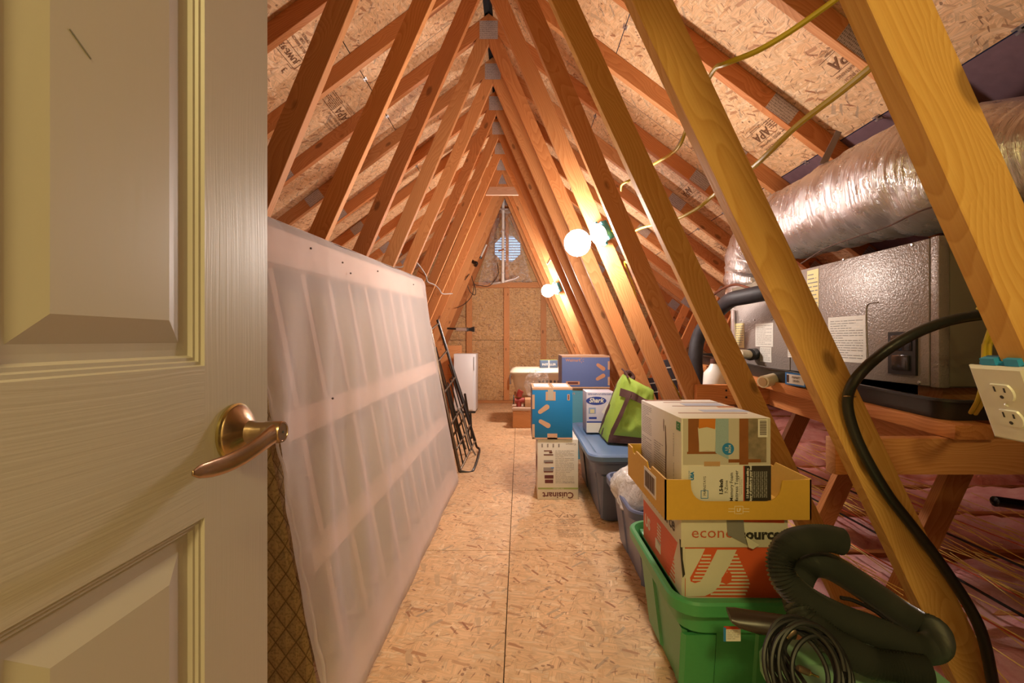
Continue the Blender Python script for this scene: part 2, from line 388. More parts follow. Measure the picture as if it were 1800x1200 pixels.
for side in (1, -1):
    for i, (a, b) in enumerate(rows):
        ys = [-.3]
        y = (.55, 1.77)[(i+(side > 0)) % 2]
        if side > 0 and i >= 2: y = .23
        while y < 7.2: ys.append(y); y += 2.44
        ys.append(7.25)
        for y0, y1 in zip(ys, ys[1:]):
            roof_panel(side, a, b, y0+.0015, y1-.0015, M_PLUM if (side > 0 and i >= 2 and y0 < .9) else M_OSB)
    d, nn = UV[side]
    M = Matrix((Vector((0, 1, 0)), d, Vector((0, 1, 0)).cross(d))).transposed().to_4x4()
    xm = RX+side*2.16; M.translation = Vector((xm, 3.45, zup(xm)))+nn*.02
    bm = bmesh.new(); add_box(bm, -3.8, 3.8, -2.70, 2.66, -.005, .005); obj('underlay', bm, M_FELT, ceiling, M)
box('ridge_vent', RX-.06, RX+.06, -.3, 7.25, 3.312, 3.33, M_FELT, ceiling)
# sheathing clips in the row joints, halfway between rafters
clipm = flat('steel_clip', (.55, .53, .55), .35, .8)
DN = [.60, 1.06, 1.684]+[3.148+.488*n for n in range(-2, 9)]
for side in (1, -1):
    for a in (.789, 1.767):
        d, nn = UV[side]; x = RX+side*a
        for k in range(1, 10):
            yc = (DN[k]+DN[k+1])/2+.02 if k+1 < len(DN) else 0
            if not yc or yc > 6: continue
            M = Matrix((Vector((0, 1, 0)), d, Vector((0, 1, 0)).cross(d))).transposed().to_4x4(); M.translation = Vector((x, yc, zup(x)))-nn*.001
            bm = bmesh.new(); add_box(bm, -.018, .018, -.012, -.004, -.0025, .0025); add_box(bm, -.018, .018, .004, .012, -.0025, .0025); add_box(bm, -.005, .005, -.012, .012, -.0025, .0025)
            obj('sheathing_clip', bm, clipm, ceiling, M)
# stamps printed on the sheathing
def roofpt(x, y):
    s = 1 if x > VX else -1; a = (x-VX)/F; b = -(y-VY)/F
    # CH + b D = 3.29 - .75 s (a D - RX)
    D = (3.29-CH+.75*s*RX)/(b+.75*s*a)
    return Vector((a*D, D, CH+b*D)), s
inks = flat('stamp_ink', (.17, .075, .03), .85)
def stamp(x, y, flip, size=.3, seed=0, kind=0):
    P, s = roofpt(x, y); d, nn = UV[s]
    up = d*(1 if flip else -1); right = up.cross(-nn)*1.0
    right = (-nn).cross(up)*-1.0
    right = up.cross(-nn)
    O = P-nn*.001; k = size
    if kind == 0:
        text('APA', .34*k, .0, -.10*k, right, up, O, inks, ceiling, bold=.004*k, shear=.25)
        for yy in (.06, -.28): rect('stamp_rule', .0, yy*k, .9*k, .012*k, right, up, O, inks, ceiling)
        text('THE ENGINEERED\nWOOD ASSOCIATION', .06*k, 0, -.36*k, right, up, O, inks, ceiling)
        text('RATED SHEATHING', .1*k, 0, .15*k, right, up, O, inks, ceiling)
        text('24/16  7/16 INCH', .1*k, 0, .28*k, right, up, O, inks, ceiling)
        text('SIZED FOR SPACING\nEXPOSURE 1', .06*k, 0, .42*k, right, up, O, inks, ceiling)
    elif kind == 1:
        text('JUWE-93', .22*k, 0, 0, right, up, O, inks, ceiling, bold=.004*k)
        for w, h, xx, yy in ((1.1, .015, 0, .17), (1.1, .015, 0, -.17), (.015, .35, .55, 0), (.015, .35, -.55, 0)):
            rect('stamp_rule', xx*k, yy*k, w*k, h*k, right, up, O, inks, ceiling)
        text('3', .25*k, -.35*k, .38*k, right, up, O, inks, ceiling)
        rect('stamp_rule', -.35*k, .22*k, .22*k, .015*k, right, up, O, inks, ceiling)
        text('BLUE RIBBON\nOSB\nTIMBER', .12*k, .05*k, -.48*k, right, up, O, inks, ceiling)
    else:
        lines_block('stamp_print', -.4*k, -.25*k, .8*k, .5*k, 9, right, up, O, inks, ceiling, seed=seed)
stamp(508, 93, True, .20, 1, 1)
stamp(597, 205, True, .24, 2, 0)
stamp(584, 176, True, .2, 3, 2)
stamp(1490, 105, True, .22, 4, 0); stamp(1525, 88, True, .16, 5, 2)
stamp(1372, 212, True, .22, 6, 2); stamp(1345, 240, True, .22, 7, 0)
stamp(1212, 340, True, .24, 8, 0); stamp(1228, 325, True, .2, 9, 2); stamp(1277, 437, True, .24, 10, 0); stamp(1230, 458, True, .2, 11, 2)
# far gable wall
wall_far = struct('wall_back')
def wpoly(poly): 
    p = clip(poly, .75, 1, 3.28+.75*RX); p = clip(p, -.75, 1, 3.28-.75*RX); return p
VXc, VZc, VR = -.19, 2.462, .205
oct_ = [(VXc+VR/math.cos(PI/8)*math.cos(PI/8+PI/4*k), VZc+VR/math.cos(PI/8)*math.sin(PI/8+PI/4*k)) for k in range(8)]
seams = [0.0, 1.0, 1.22*1.0+.78]
def wall_panel(poly):
    poly = wpoly(poly)
    if len(poly) < 3: return
    cx = sum(p[0] for p in poly)/len(poly); cz = sum(p[1] for p in poly)/len(poly)
    bm = bmesh.new(); a = [bm.verts.new((x-cx, z-cz, .006)) for x, z in poly]; b = [bm.verts.new((x-cx, z-cz, -.006)) for x, z in poly]
    bm.faces.new(a); bm.faces.new(b[::-1])
    for i in range(len(poly)):
        j = (i+1) % len(poly); bm.faces.new((a[i], b[i], b[j], a[j]))
    M = Matrix(((1, 0, 0), (0, 0, -1), (0, 1, 0))).to_4x4(); M.translation = (cx, 7.206, cz)
    obj('wall_panel', bm, M_OSBW, wall_far, M)
g = .0025
for z0, z1 in ((0, .997), (.997, 1.94)):
    for x0, x1 in ((-4.2, -2.63), (-2.63, -.19), (-.19, 2.25), (2.25, 4.2)):
        wall_panel([(x0+g, z0+g), (x1-g, z0+g), (x1-g, z1-g), (x0+g, z1-g)])
z0, z1 = 1.94, VZc-VR-.0; z2 = 3.4
for x0, x1 in ((-2.63, VXc), (VXc, 2.25)):
    wall_panel([(x0+g, z0+g), (x1-g, z0+g), (x1-g, 2.2), (x0+g, 2.2)])
R8 = VR/math.cos(PI/8)
def op(k): a = PI/8+PI/4*k; return (VXc+R8*math.cos(a), VZc+R8*math.sin(a))
# right half with notch (points k=1,0,-1,-2), left half (k=2,3,4,5)
def notch(right):
    s = 1 if right else -1
    xs = 2.0
    pts = [(VXc, 2.204), (VXc+s*xs, 2.204), (VXc+s*xs, 3.4), (VXc, 3.4), (VXc, VZc+VR)]
    ks = (1, 0, -1, -2) if right else (2, 3, 4, 5)
    pts += [op(k) for k in ks]+[(VXc, VZc-VR)]
    return pts
def concave_panel(right):
    # split into convex strips so that the roof line can clip them, then weld
    s = 1 if right else -1; bm = bmesh.new(); V = {}
    ks = [op(k) for k in ((1, 0, -1, -2) if right else (2, 3, 4, 5))]
    xo = VXc+s*2.0
    strips = [[(VXc, 2.204), (xo, 2.204), (xo, VZc-VR), (VXc, VZc-VR)],
              [(ks[3][0], VZc-VR), (xo, VZc-VR), (xo, ks[2][1]), ks[2]],
              [ks[2], (xo, ks[2][1]), (xo, ks[1][1]), ks[1]],
              [ks[1], (xo, ks[1][1]), (xo, VZc+VR), (ks[0][0], VZc+VR)],
              [(VXc, VZc+VR), (xo, VZc+VR), (xo, 3.4), (VXc, 3.4)]]
    for st in strips:
        st = wpoly(st)
        if len(st) < 3: continue
        for y, fl in ((-.006, 1), (.006, -1)):
            vs = [bm.verts.new((x-VXc, z-VZc, -y)) for x, z in st]
            bm.faces.new(vs)
    bmesh.ops.remove_doubles(bm, verts=bm.verts[:], dist=.0005)
    M = Matrix(((1, 0, 0), (0, 0, -1), (0, 1, 0))).to_4x4(); M.translation = (VXc+s*.001, 7.206, VZc)
    obj('wall_panel', bm, M_OSBW, wall_far, M)
concave_panel(True); concave_panel(False)
# studs and plates of the gable
def stud(x, z0, z1, w=.089, d=.038, y=7.198, name='stud'):
    o = prism(name, clip(clip([(x-w/2, z0), (x+w/2, z0), (x+w/2, z1), (x-w/2, z1)], .75, 1, 3.20+.75*RX), -.75, 1, 3.20-.75*RX), y-d, y, M_WOOD, wall_far, ((x, z0), (x, z1)))
for x in (-.80, .385, -1.41, 1.0, 1.6, -2.0): stud(x, .04, 1.83)
stud(-.205, .04, 1.83); stud(-.195, 1.92, 3.1, w=.05, d=.08)
prism('header', [(-1.6, 1.832), (1.35, 1.832), (1.2, 1.918), (-1.5, 1.918)], 7.155, 7.197, M_WOOD, wall_far)
prism('bottom_plate', [(-3.5, .001), (3.2, .001), (3.2, .038), (-3.5, .038)], 7.10, 7.197, M_WOOD, wall_far)
for a_ in ((-4.2, 4.2, .98, 1.015), (-4.2, 4.2, 1.92, 1.96), (-2.5, 2.3, 2.18, 2.22)):
    prism('seam_backing', wpoly([(a_[0], a_[2]), (a_[1], a_[2]), (a_[1], a_[3]), (a_[0], a_[3])]), 7.2135, 7.22, M_FELT, wall_far, None, bev=0)
for x_ in (-2.63, 2.25): prism('seam_backing', wpoly([(x_-.03, 0), (x_+.03, 0), (x_+.03, 2.5), (x_-.03, 2.5)]), 7.2205, 7.226, M_FELT, wall_far, None, bev=0)
prism('seam_backing', [(-.22, 0), (-.16, 0), (-.16, 2.2), (-.22, 2.2)], 7.2205, 7.226, M_FELT, wall_far, None, bev=0)
prism('seam_backing', [(-.22, VZc+VR*1.12), (-.16, VZc+VR*1.12), (-.16, 3.26), (-.22, 3.26)], 7.2205, 7.226, M_FELT, wall_far, None, bev=0)
for x_ in (-4.15, 3.95): box('eave_closure', x_-.02, x_+.02, -.3, 7.25, -.3, .5, M_FELT, ceiling)
# gable vent
vent = thing('gable_vent', 'octagonal white louvred vent high in the far gable wall', 'vent', (VXc, 7.23, VZc))
vm = flat('vent_louvre_white', (.62, .66, .70), .5)
for k in range(8):
    a, b_ = op(k), op(k+1); 
    prism('vent_frame', [a, b_, (VXc+(b_[0]-VXc)*1.09, VZc+(b_[1]-VZc)*1.09), (VXc+(a[0]-VXc)*1.09, VZc+(a[1]-VZc)*1.09)], 7.214, 7.25, vm, vent)
ns = 10
for k in range(ns):
    z = VZc-VR+.02+(2*VR-.03)*k/(ns-1); dz = abs(z-VZc); half = VR*1.05 if dz < VR*.41 else VR*1.05-(dz-VR*.41)
    M = Matrix.Translation((VXc, 7.25, z)) @ Euler((math.radians(-38), 0, 0)).to_matrix().to_4x4()
    bm = bmesh.new(); add_box(bm, -half, half, -.019, .019, -.0015, .0015); attach(obj('louvre', bm, vm, None, M), vent)

# ================================================================ trusses
def wx(x, y, D): p = px(x, y, D); return (p.x, p.z)
plate_mesh = {}
def tplate(x, z, w, h, D, ang, parent):
    key = (round(w, 3), round(h, 3))
    M = Matrix.Translation((x, D-.001, z)) @ Matrix.Rotation(-ang, 4, 'Y')
    if key not in plate_mesh:
        bm = bmesh.new(); add_box(bm, -w/2, w/2, -.0006, .0006, -h/2, h/2)
        o = obj('truss_plate', bm, M_TP, None, M); plate_mesh[key] = o.data
    else: o = link('truss_plate', plate_mesh[key], None, None, M)
    attach(o, parent)
def toothed():
    m, n, l, b = nt('toothed_plate', .5, .55)
    tc = N(n, 'ShaderNodeTexCoord'); mp = N(n, 'ShaderNodeMapping'); mp.inputs['Scale'].default_value = (150, 1, 75); l.new(tc.outputs['Object'], mp.inputs[0])
    vo = N(n, 'ShaderNodeTexVoronoi', i_Scale=1.0, i_Randomness=.25); l.new(mp.outputs[0], vo.inputs['Vector'])
    r = ramp(n, [(.15, (.16, .15, .16)), (.42, (.58, .56, .60))]); l.new(vo.outputs['Distance'], r.inputs[0]); l.new(r.outputs[0], b.inputs['Base Color'])
    bp = N(n, 'ShaderNodeBump', i_Strength=.5, i_Distance=.002); l.new(vo.outputs['Distance'], bp.inputs['Height']); l.new(bp.outputs[0], b.inputs['Normal'])
    return m
M_TP = toothed()
WW = .0975   # horizontal width of a 2x4 web at its slope
def line(p, q):
    s = (q[1]-p[1])/(q[0]-p[0])
    return s, p[0]-p[1]/s     # slope, x at z=0
NEAR_R = {0: ((1525, 0), (1660, 300), .0), 1: ((1120, 0), (1680, 1190), .012), 2: ((978, 0), (1475, 1067), .022), 3: ((911, 0), (1210, 703), .006), 4: ((864, 0), (1167, 703), .0)}
NEAR_L = {2: ((621, 0), (498, 300)), 3: ((760, 0), (572, 420)), 4: ((840, 0), (643, 452))}
ordn = ['nearest', 'second', 'third', 'fourth', 'fifth', 'sixth', 'seventh', 'eighth', 'ninth', 'tenth', 'eleventh', 'twelfth', 'thirteenth', 'fourteenth']
extra = {0: 'cut off at right, with the white outlet', 1: 'its yellowish right web crossed by a thick black cable', 2: 'its right web passing behind the mattress topper box',
         3: 'its right web standing just before the bulb web', 4: 'its right web holding the nearer globe bulb', 5: 'with the largest ridge plate in full view', 6: 'with the second ridge plate in view',
         7: 'with the third ridge plate in view', 8: 'with the fourth ridge plate in view', 9: 'its right web holding the farther globe bulb', 10: 'just behind the pinkish cross board', 11: 'two trusses behind the cross board',
         12: 'with the short brace board below its ridge plate', 13: 'standing right in front of the gable wall'}
trusses = []
def bowed(name, poly_fn, D, axis, bow, parent, mat, zlo, zhi):
    """web with a slight natural bow: sampled edge, extruded"""
    pass
for i, D in enumerate(DN):
    y0, y1 = D, D+.038
    t = thing('roof_truss', f'{ordn[i]} roof truss from the camera, {extra[i]}', 'truss', (RX, D+.019, 0), 0, 'roof trusses down the attic'); trusses.append(t)
    mats = M_WOOD if i % 3 else M_WOODR
    XE = 4.1
    for s in (-1, 1):
        X1 = RX+s*XE
        prism('top_chord', [(RX, zlow(RX)), (X1, zlow(X1)), (X1, zup(X1)-.001), (RX, zup(RX)-.001)] , y0, y1, (M_WOODR, M_WOOD)[(i+s) % 2], t, ((RX, zlow(RX)), (X1, zlow(X1))))
    prism('bottom_chord', [(-4.1, -.12), (3.9, -.12), (3.9, -.026), (-4.1, -.026)], y0, y1, mats, t)
    # inner webs
    for s in (1, -1):
        tab = NEAR_R if s > 0 else NEAR_L
        bow = 0
        if i in tab:
            p, q = wx(*tab[i][0], D), wx(*tab[i][1], D)
            if s > 0: bow = tab[i][2]
        else:
            ap = (RX, 3.079); foot = (1.117 if s > 0 else -1.535, 0)
            p, q = ap, foot
        sl, xb = line(p, q)
        w = WW*s
        if i == 0 and s > 0: w = .088
        zt = 3.3; zb = .001
        P = []
        K = 9
        inner = []; outer = []
        for k in range(K+1):
            z = zb+(zt-zb)*k/K; x = xb+z/sl-s*bow*4*(k/K)*(1-k/K)
            inner.append((x, z)); outer.append((x+w, z))
        poly = inner+outer[::-1] if bow else [inner[0], inner[-1], outer[-1], outer[0]]
        # cut under the rafters and at the ridge centre
        poly = clip(poly, -s, 0, -s*(RX+s*.0005))
        poly = clip(poly, .75*s, 1, 3.1735+.75*s*RX)
        prism('web', poly, y0, y1, (M_WOOD_LIT if (i < 3 and s > 0) else M_WOOD if (i*7+s) % 3 else M_WOODR), t, ((inner[0][0], inner[0][1]), (inner[0][0]+2/sl, 2)) if True else None)
        xf = xb+w/2
        if D > 2.9: tplate(xf, .05, .12, .10, D, 0, t)
        # outer webs rising from the same foot to the rafters
        m2 = 2.15; e0 = (1.375 if s > 0 else -1.80); 
        poly = [(e0, zb), (e0+s*4/m2, 4+zb), (e0+s*(4/m2)+s*.098, 4+zb), (e0+s*.098, zb)]
        poly = clip(poly, .75*s, 1, 3.1735+.75*s*RX)
        prism('web', poly, y0, y1, M_WOODR, t, (poly[0], poly[1]) if abs(poly[1][1]-poly[0][1]) > .3 else ((e0, zb), (e0+s*2/m2, 2)))
        xp = e0+s*(3.1735-.75*abs(e0-RX)-0)/(m2+.75)+s*.03
        tplate(xp, zlow(xp)+.03, .13, .11, D, -s*math.atan(.75), t)
        xs = 1.27 if s > 0 else -1.66
        tplate(xs, (zlow(xs)+zup(xs))/2, .14, .085, D, -s*math.atan(.75), t)
    if D > 1.8: tplate(RX, 3.172, .128, .128, D, 0, t)
# cross boards nailed between the webs near the gable
pinkw = wood('pale_spruce', (.68, .50, .38), (.52, .33, .22))
D = 5.075
prism('cross_board', [wx(854, 344, D), wx(911.5, 344, D), wx(904, 330, D), wx(861, 330, D)], D-.036, D-.001, pinkw, None, (wx(854, 344, D), wx(911.5, 344, D)))
tag(bpy.data.objects['cross_board'], 'pale cross board nailed high between webs above the antenna pole', 'board')
D = 7.02
o = prism('brace_board', [wx(866, 375, D), wx(907, 375, D), wx(904, 367, D), wx(869, 367, D)], D-.03, D-.001, pinkw, None, (wx(866, 375, D), wx(907, 375, D)))
tag(o, 'short brace board across the last truss just above the round vent', 'board')
# insulation
def fluff(name, x0, x1, lab, seed):
    rnd = random.Random(seed); bm = bmesh.new(); from mathutils import noise
    nx, ny = int((x1-x0)/.05), int(7.2/.05)
    G = []
    for j in range(ny+1):
        r = []
        for k in range(nx+1):
            x = x0+(x1-x0)*k/nx; y = 0.0+7.1*j/ny
            dm = min(abs(y-(D_+.019)) for D_ in DN)
            bay = .05*(1-math.exp(-(dm/.07)**2))
            z = -.055+bay+.065*noise.noise((x*2.3, y*3.1, seed))+.035*noise.noise((x*9, y*9, seed+4))+.012*noise.noise((x*26, y*26, seed+9))
            if k in (0, nx) or j in (0, ny): z = -.09
            z = min(z, zup(x)-.08)
            r.append(bm.verts.new((x, y, z)))
        G.append(r)
    for j in range(ny):
        for k in range(nx): bm.faces.new((G[j][k], G[j][k+1], G[j+1][k+1], G[j+1][k]))
    o = obj(name, bm, M_PINK, None, None, smooth='all'); tag(o, lab, 'insulation', kind='stuff'); return o
def pinkmat():
    m, n, l, b = nt('pink_fibreglass', .95, 0, .1)
    tc = N(n, 'ShaderNodeTexCoord')
    a = N(n, 'ShaderNodeTexNoise', i_Scale=7.0, i_Detail=6.0, i_Roughness=.65); l.new(tc.outputs['Object'], a.inputs['Vector'])
    r = ramp(n, [(.28, (.40, .11, .10)), (.38, (.78, .36, .35)), (.60, (.88, .52, .50)), (.75, (.93, .68, .65))]); l.new(a.outputs['Fac'], r.inputs[0]); l.new(r.outputs[0], b.inputs['Base Color'])
    c = N(n, 'ShaderNodeTexNoise', i_Scale=60.0, i_Detail=4.0); l.new(tc.outputs['Object'], c.inputs['Vector'])
    bp = N(n, 'ShaderNodeBump', i_Strength=.6, i_Distance=.01); l.new(c.outputs['Fac'], bp.inputs['Height']); l.new(bp.outputs[0], b.inputs['Normal'])
    return m
M_PINK = pinkmat()
ins_r = fluff('insulation', FE_R+.005, 3.92, 'pink fiberglass insulation between the joists on the right', 5.1)
ins_l = fluff('insulation', -4.12, FE_L-.005, 'pink fiberglass insulation between the joists on the left', 9.7)
# loose yellow threads over the insulation
M_STRAW = flat('yellow_thread', (.85, .58, .10), .5)
M_REDT = flat('orange_thread', (.62, .12, .04), .6)
bm = bmesh.new(); rnd = random.Random(21)
for k in range(120):
    x = rnd.uniform(1.2, 2.6); y = rnd.uniform(.9, 3.6); L = rnd.uniform(.35, 1.3); dx = rnd.uniform(-.12, .12)
    P = [Vector((x+dx*tt+rnd.uniform(-.004, .004), y+L*(tt-.5), .085+.02*math.sin(tt*5+k)+rnd.uniform(0, .01))) for tt in (0, .25, .5, .75, 1)]
    add_tube(bm, P, .0019, 4)
o = obj('insulation_threads', bm, M_STRAW, ins_r); o['kind'] = 'stuff'
bm = bmesh.new()
for (x, y, L) in ((1.75, 2.0, 1.6), (1.5, 1.6, 1.2), (2.2, 2.5, 1.4)):
    P = [Vector((x+.03*math.sin(3*tt+x), y+L*(tt-.5), .095)) for tt in (0, .25, .5, .75, 1)]; add_tube(bm, P, .003, 5)
o = obj('orange_threads', bm, M_REDT, ins_r); o['kind'] = 'stuff'
for k, (x, y, L) in enumerate(((1.62, 1.9, 2.0), (1.95, 2.1, 2.4))):
    o = tube('floor_cable', [(x+.05*math.sin(2*tt+k), y+L*(tt-.5), .10) for tt in (0, .3, .6, 1)], .0055, M_BLACK, None, 6)
    tag(o, ['thin black cable lying over the pink insulation nearer the boxes', 'thin black cable lying over the pink insulation farther to the right'][k], 'cable')

# ================================================================ door, front wall, hallway behind the camera
paint = flat('cream_wall_paint', (.66, .62, .52), .7)
wall_front = struct('wall_front')
def quad(name, pts, mat, parent):
    bm = bmesh.new(); bm.faces.new([bm.verts.new(p) for p in pts]); return obj(name, bm, mat, parent)
DXo = -.41; DXr = .47
for x0, x1 in ((-4.2, DXo), (DXr, 4.0)):
    p = wpoly([(x0, -.1), (x1, -.1), (x1, 3.4), (x0, 3.4)]); prism('wall_side', p, -.29, -.18, paint, wall_front, ((x0, 0), (x1, 0)), bev=0)
prism('wall_above_door', wpoly([(DXo, 2.06), (DXr, 2.06), (DXr, 3.4), (DXo, 3.4)]), -.29, -.18, paint, wall_front, None, bev=0)
hall = struct('wall_hall')
hx0, hx1, hy0 = -.75, .80, -1.7
box('hall_side', hx0-.02, hx0, hy0, -.29, 0, 2.35, paint, hall); box('hall_side', hx1, hx1+.02, hy0, -.29, 0, 2.35, paint, hall)
box('hall_end', hx0, hx1, hy0-.02, hy0, 0, 2.35, paint, hall); box('hall_ceiling', hx0, hx1, hy0, -.29, 2.35, 2.37, paint, hall)
box('hall_floor', hx0, hx1, hy0, -.29, -.02, 0, flat('hall_carpet', (.42, .36, .26), .95), hall)

def grain(name, axis):
    m, n, l, b = nt(name, .42, 0, .4)
    tc = N(n, 'ShaderNodeTexCoord'); mp = N(n, 'ShaderNodeMapping')
    mp.inputs['Scale'].default_value = {'z': (1, 330, 5), 'y': (1, 5, 260), 'p': (1, 70, 6)}[axis]
    wn = N(n, 'ShaderNodeTexNoise', i_Scale=5.0, i_Detail=1.0); l.new(tc.outputs['Object'], wn.inputs['Vector'])
    ma = N(n, 'ShaderNodeVectorMath', operation='MULTIPLY_ADD'); l.new(wn.outputs['Color'], ma.inputs[0]); ma.inputs[1].default_value = (0, .02, .02) if axis != 'p' else (0, .12, .3); l.new(tc.outputs['Object'], ma.inputs[2])
    l.new(ma.outputs[0], mp.inputs[0])
    a = N(n, 'ShaderNodeTexNoise', i_Scale=1.0, i_Detail=2.0); l.new(mp.outputs[0], a.inputs['Vector'])
    bp = N(n, 'ShaderNodeBump', i_Strength=.30 if axis != 'p' else .2, i_Distance=.0012); l.new(a.outputs['Fac'], bp.inputs['Height']); l.new(bp.outputs[0], b.inputs['Normal'])
    b.inputs['Base Color'].default_value = (.45, .40, .355, 1)
    return m
GV, GH, GP = grain('door_paint_upright_grain', 'z'), grain('door_paint_level_grain', 'y'), grain('door_paint_panel_grain', 'p')
door = struct('door_1', 'cream six panel door standing open on the left')
DX = -.36; T = .035; E0, E1 = -.168, .642
def dbox(n, y0, y1, z0, z1, m): return box(n, DX-T, DX, y0, y1, z0, z1, m, door)
ZR = [(.012, .25), (.7995, .9726), (1.62, 1.74), (1.93, 2.04)]
dbox('stile', .514, E1, .012, 2.04, GV); dbox('stile', E0, -.04, .012, 2.04, GV)
for z0, z1 in ZR: dbox('rail', -.04, .514, z0, z1, GH)
for z0, z1 in ((.25, .7995), (.9726, 1.62), (1.74, 1.93)):
    dbox('mullion', .178, .296, z0, z1, GV)
    for y0, y1 in ((.296, .514), (-.04, .178)):
        bm = bmesh.new(); prev = None
        prof = [(0, 0), (.0015, -.0035), (.005, -.0035), (.0065, -.0065), (.010, -.0065), (.0125, -.0105), (.019, -.0105), (.0265, -.0100), (.050, -.0015), (.053, -.0015)]
        for off, dp in prof:
            r = [bm.verts.new((DX+dp, y, z)) for y, z in ((y0+off, z0+off), (y1-off, z0+off), (y1-off, z1-off), (y0+off, z1-off))]
            if prev:
                for k in range(4): bm.faces.new((prev[k], prev[(k+1) % 4], r[(k+1) % 4], r[k]))
            prev = r
        bm.faces.new(prev)
        bk = [bm.verts.new((DX-T+.01, y, z)) for y, z in ((y0, z0), (y1, z0), (y1, z1), (y0, z1))]; bm.faces.new(bk[::-1])
        obj('door_panel', bm, GP, door)
scr = flat('scratch_grey', (.22, .2, .17), .7)
o = rect('scratch', 0, 0, .022, .0011, (0, 1, 0), (0, 0, 1), (DX-.0015, .370, 1.2456), scr, door, rot=-.62)
# handle
brass = flat('antique_brass', (.40, .27, .17), .27, .95, .05, 200)
brassb = flat('bright_brass', (.55, .45, .20), .22, .95)
handle = bpy.data.objects.new('door_handle', None); COL.objects.link(handle); handle.parent = door; handle.location = (DX, .566, .8865)
R90 = Matrix.Rotation(PI/2, 4, 'Y')
lathe('rose', [(0, 0), (.0345, 0), (.0350, .003), (.0335, .007), (.0325, .008), (.0275, .0125), (.019, .0175), (.0145, .0205), (.0135, .026), (.0125, .030), (.0125, .046), (0, .046)], R90, brass, handle, 48)
lathe('rose_edge', [(.0345, .0005), (.0362, .0015), (.0362, .0045), (.0340, .0062)], R90, brassb, handle, 48)
bm = bmesh.new(); rings = []
path = [(.052, -.002, .0005), (.054, -.010, -.0005), (.054, -.022, -.003), (.053, -.040, -.0080), (.050, -.062, -.0135), (.047, -.084, -.0160), (.046, -.106, -.0150), (.047, -.126, -.0125), (.048, -.137, -.0112)]
wd = [.0125, .0128, .0125, .0118, .0112, .0105, .0095, .0070, .0025]; th = [.0095, .0080, .0062, .0050, .0042, .0036, .0030, .0022, .001]
pp = catmull([Vector(p) for p in path], 5); K = len(pp)
def lerp(a, t): f = t*(len(a)-1); i = min(int(f), len(a)-2); return a[i]+(a[i+1]-a[i])*(f-i)
for i, p in enumerate(pp):
    t = i/(K-1); tg = (pp[min(i+1, K-1)]-pp[max(i-1, 0)]).normalized(); up = tg.cross(Vector((1, 0, 0))).normalized()*-1; sd = Vector((1, 0, 0))
    rings.append([bm.verts.new(p+up*math.sin(a)*lerp(wd, t)*(.9 if math.sin(a) < 0 else 1)+sd*math.cos(a)*lerp(th, t)) for a in [2*PI*k/20 for k in range(20)]])
for A, B in zip(rings, rings[1:]):
    for k in range(20): bm.faces.new((A[k], A[(k+1) % 20], B[(k+1) % 20], B[k]))
bm.faces.new(rings[0]); bm.faces.new(rings[-1][::-1])
lev = obj('lever', bm, brass, handle, None, smooth='all')
lathe('hub', [(0, .040), (.0132, .040), (.0138, .044), (.0138, .060), (.0128, .0625), (.0108, .0628), (.0106, .0622), (0, .0622)], R90, brass, handle, 32)
lathe('key_hole', [(0, .0624), (.0016, .0624), (.0014, .0630), (0, .0630)], R90, M_BLACK, handle, 12)
# ================================================================ box spring leaning on the left webs
def gauze():
    m, n, l, b = nt('dust_cover_gauze', .8, 0, .2)
    tc = N(n, 'ShaderNodeTexCoord'); a = N(n, 'ShaderNodeTexNoise', i_Scale=5.0, i_Detail=4.0); l.new(tc.outputs['Object'], a.inputs['Vector'])
    c = mixc(n, l, (.76, .68, .65), (.88, .81, .79), a.outputs['Fac']); l.new(c, b.inputs['Base Color'])
    w1 = N(n, 'ShaderNodeTexNoise', i_Scale=420.0, i_Detail=1.0); l.new(tc.outputs['Object'], w1.inputs['Vector'])
    bp = N(n, 'ShaderNodeBump', i_Strength=.25, i_Distance=.002); l.new(w1.outputs['Fac'], bp.inputs['Height']); l.new(bp.outputs[0], b.inputs['Normal'])
    tr = N(n, 'ShaderNodeBsdfTransparent'); tl = N(n, 'ShaderNodeBsdfTranslucent', i_Color=(.8, .72, .69, 1))
    m1 = N(n, 'ShaderNodeMixShader'); m1.inputs[0].default_value = .22; l.new(b.outputs[0], m1.inputs[1]); l.new(tl.outputs[0], m1.inputs[2])
    m2 = N(n, 'ShaderNodeMixShader'); m2.inputs[0].default_value = .37; l.new(m1.outputs[0], m2.inputs[1]); l.new(tr.outputs[0], m2.inputs[2])
    l.new(m2.outputs[0], n['Material Output'].inputs[0]); return m
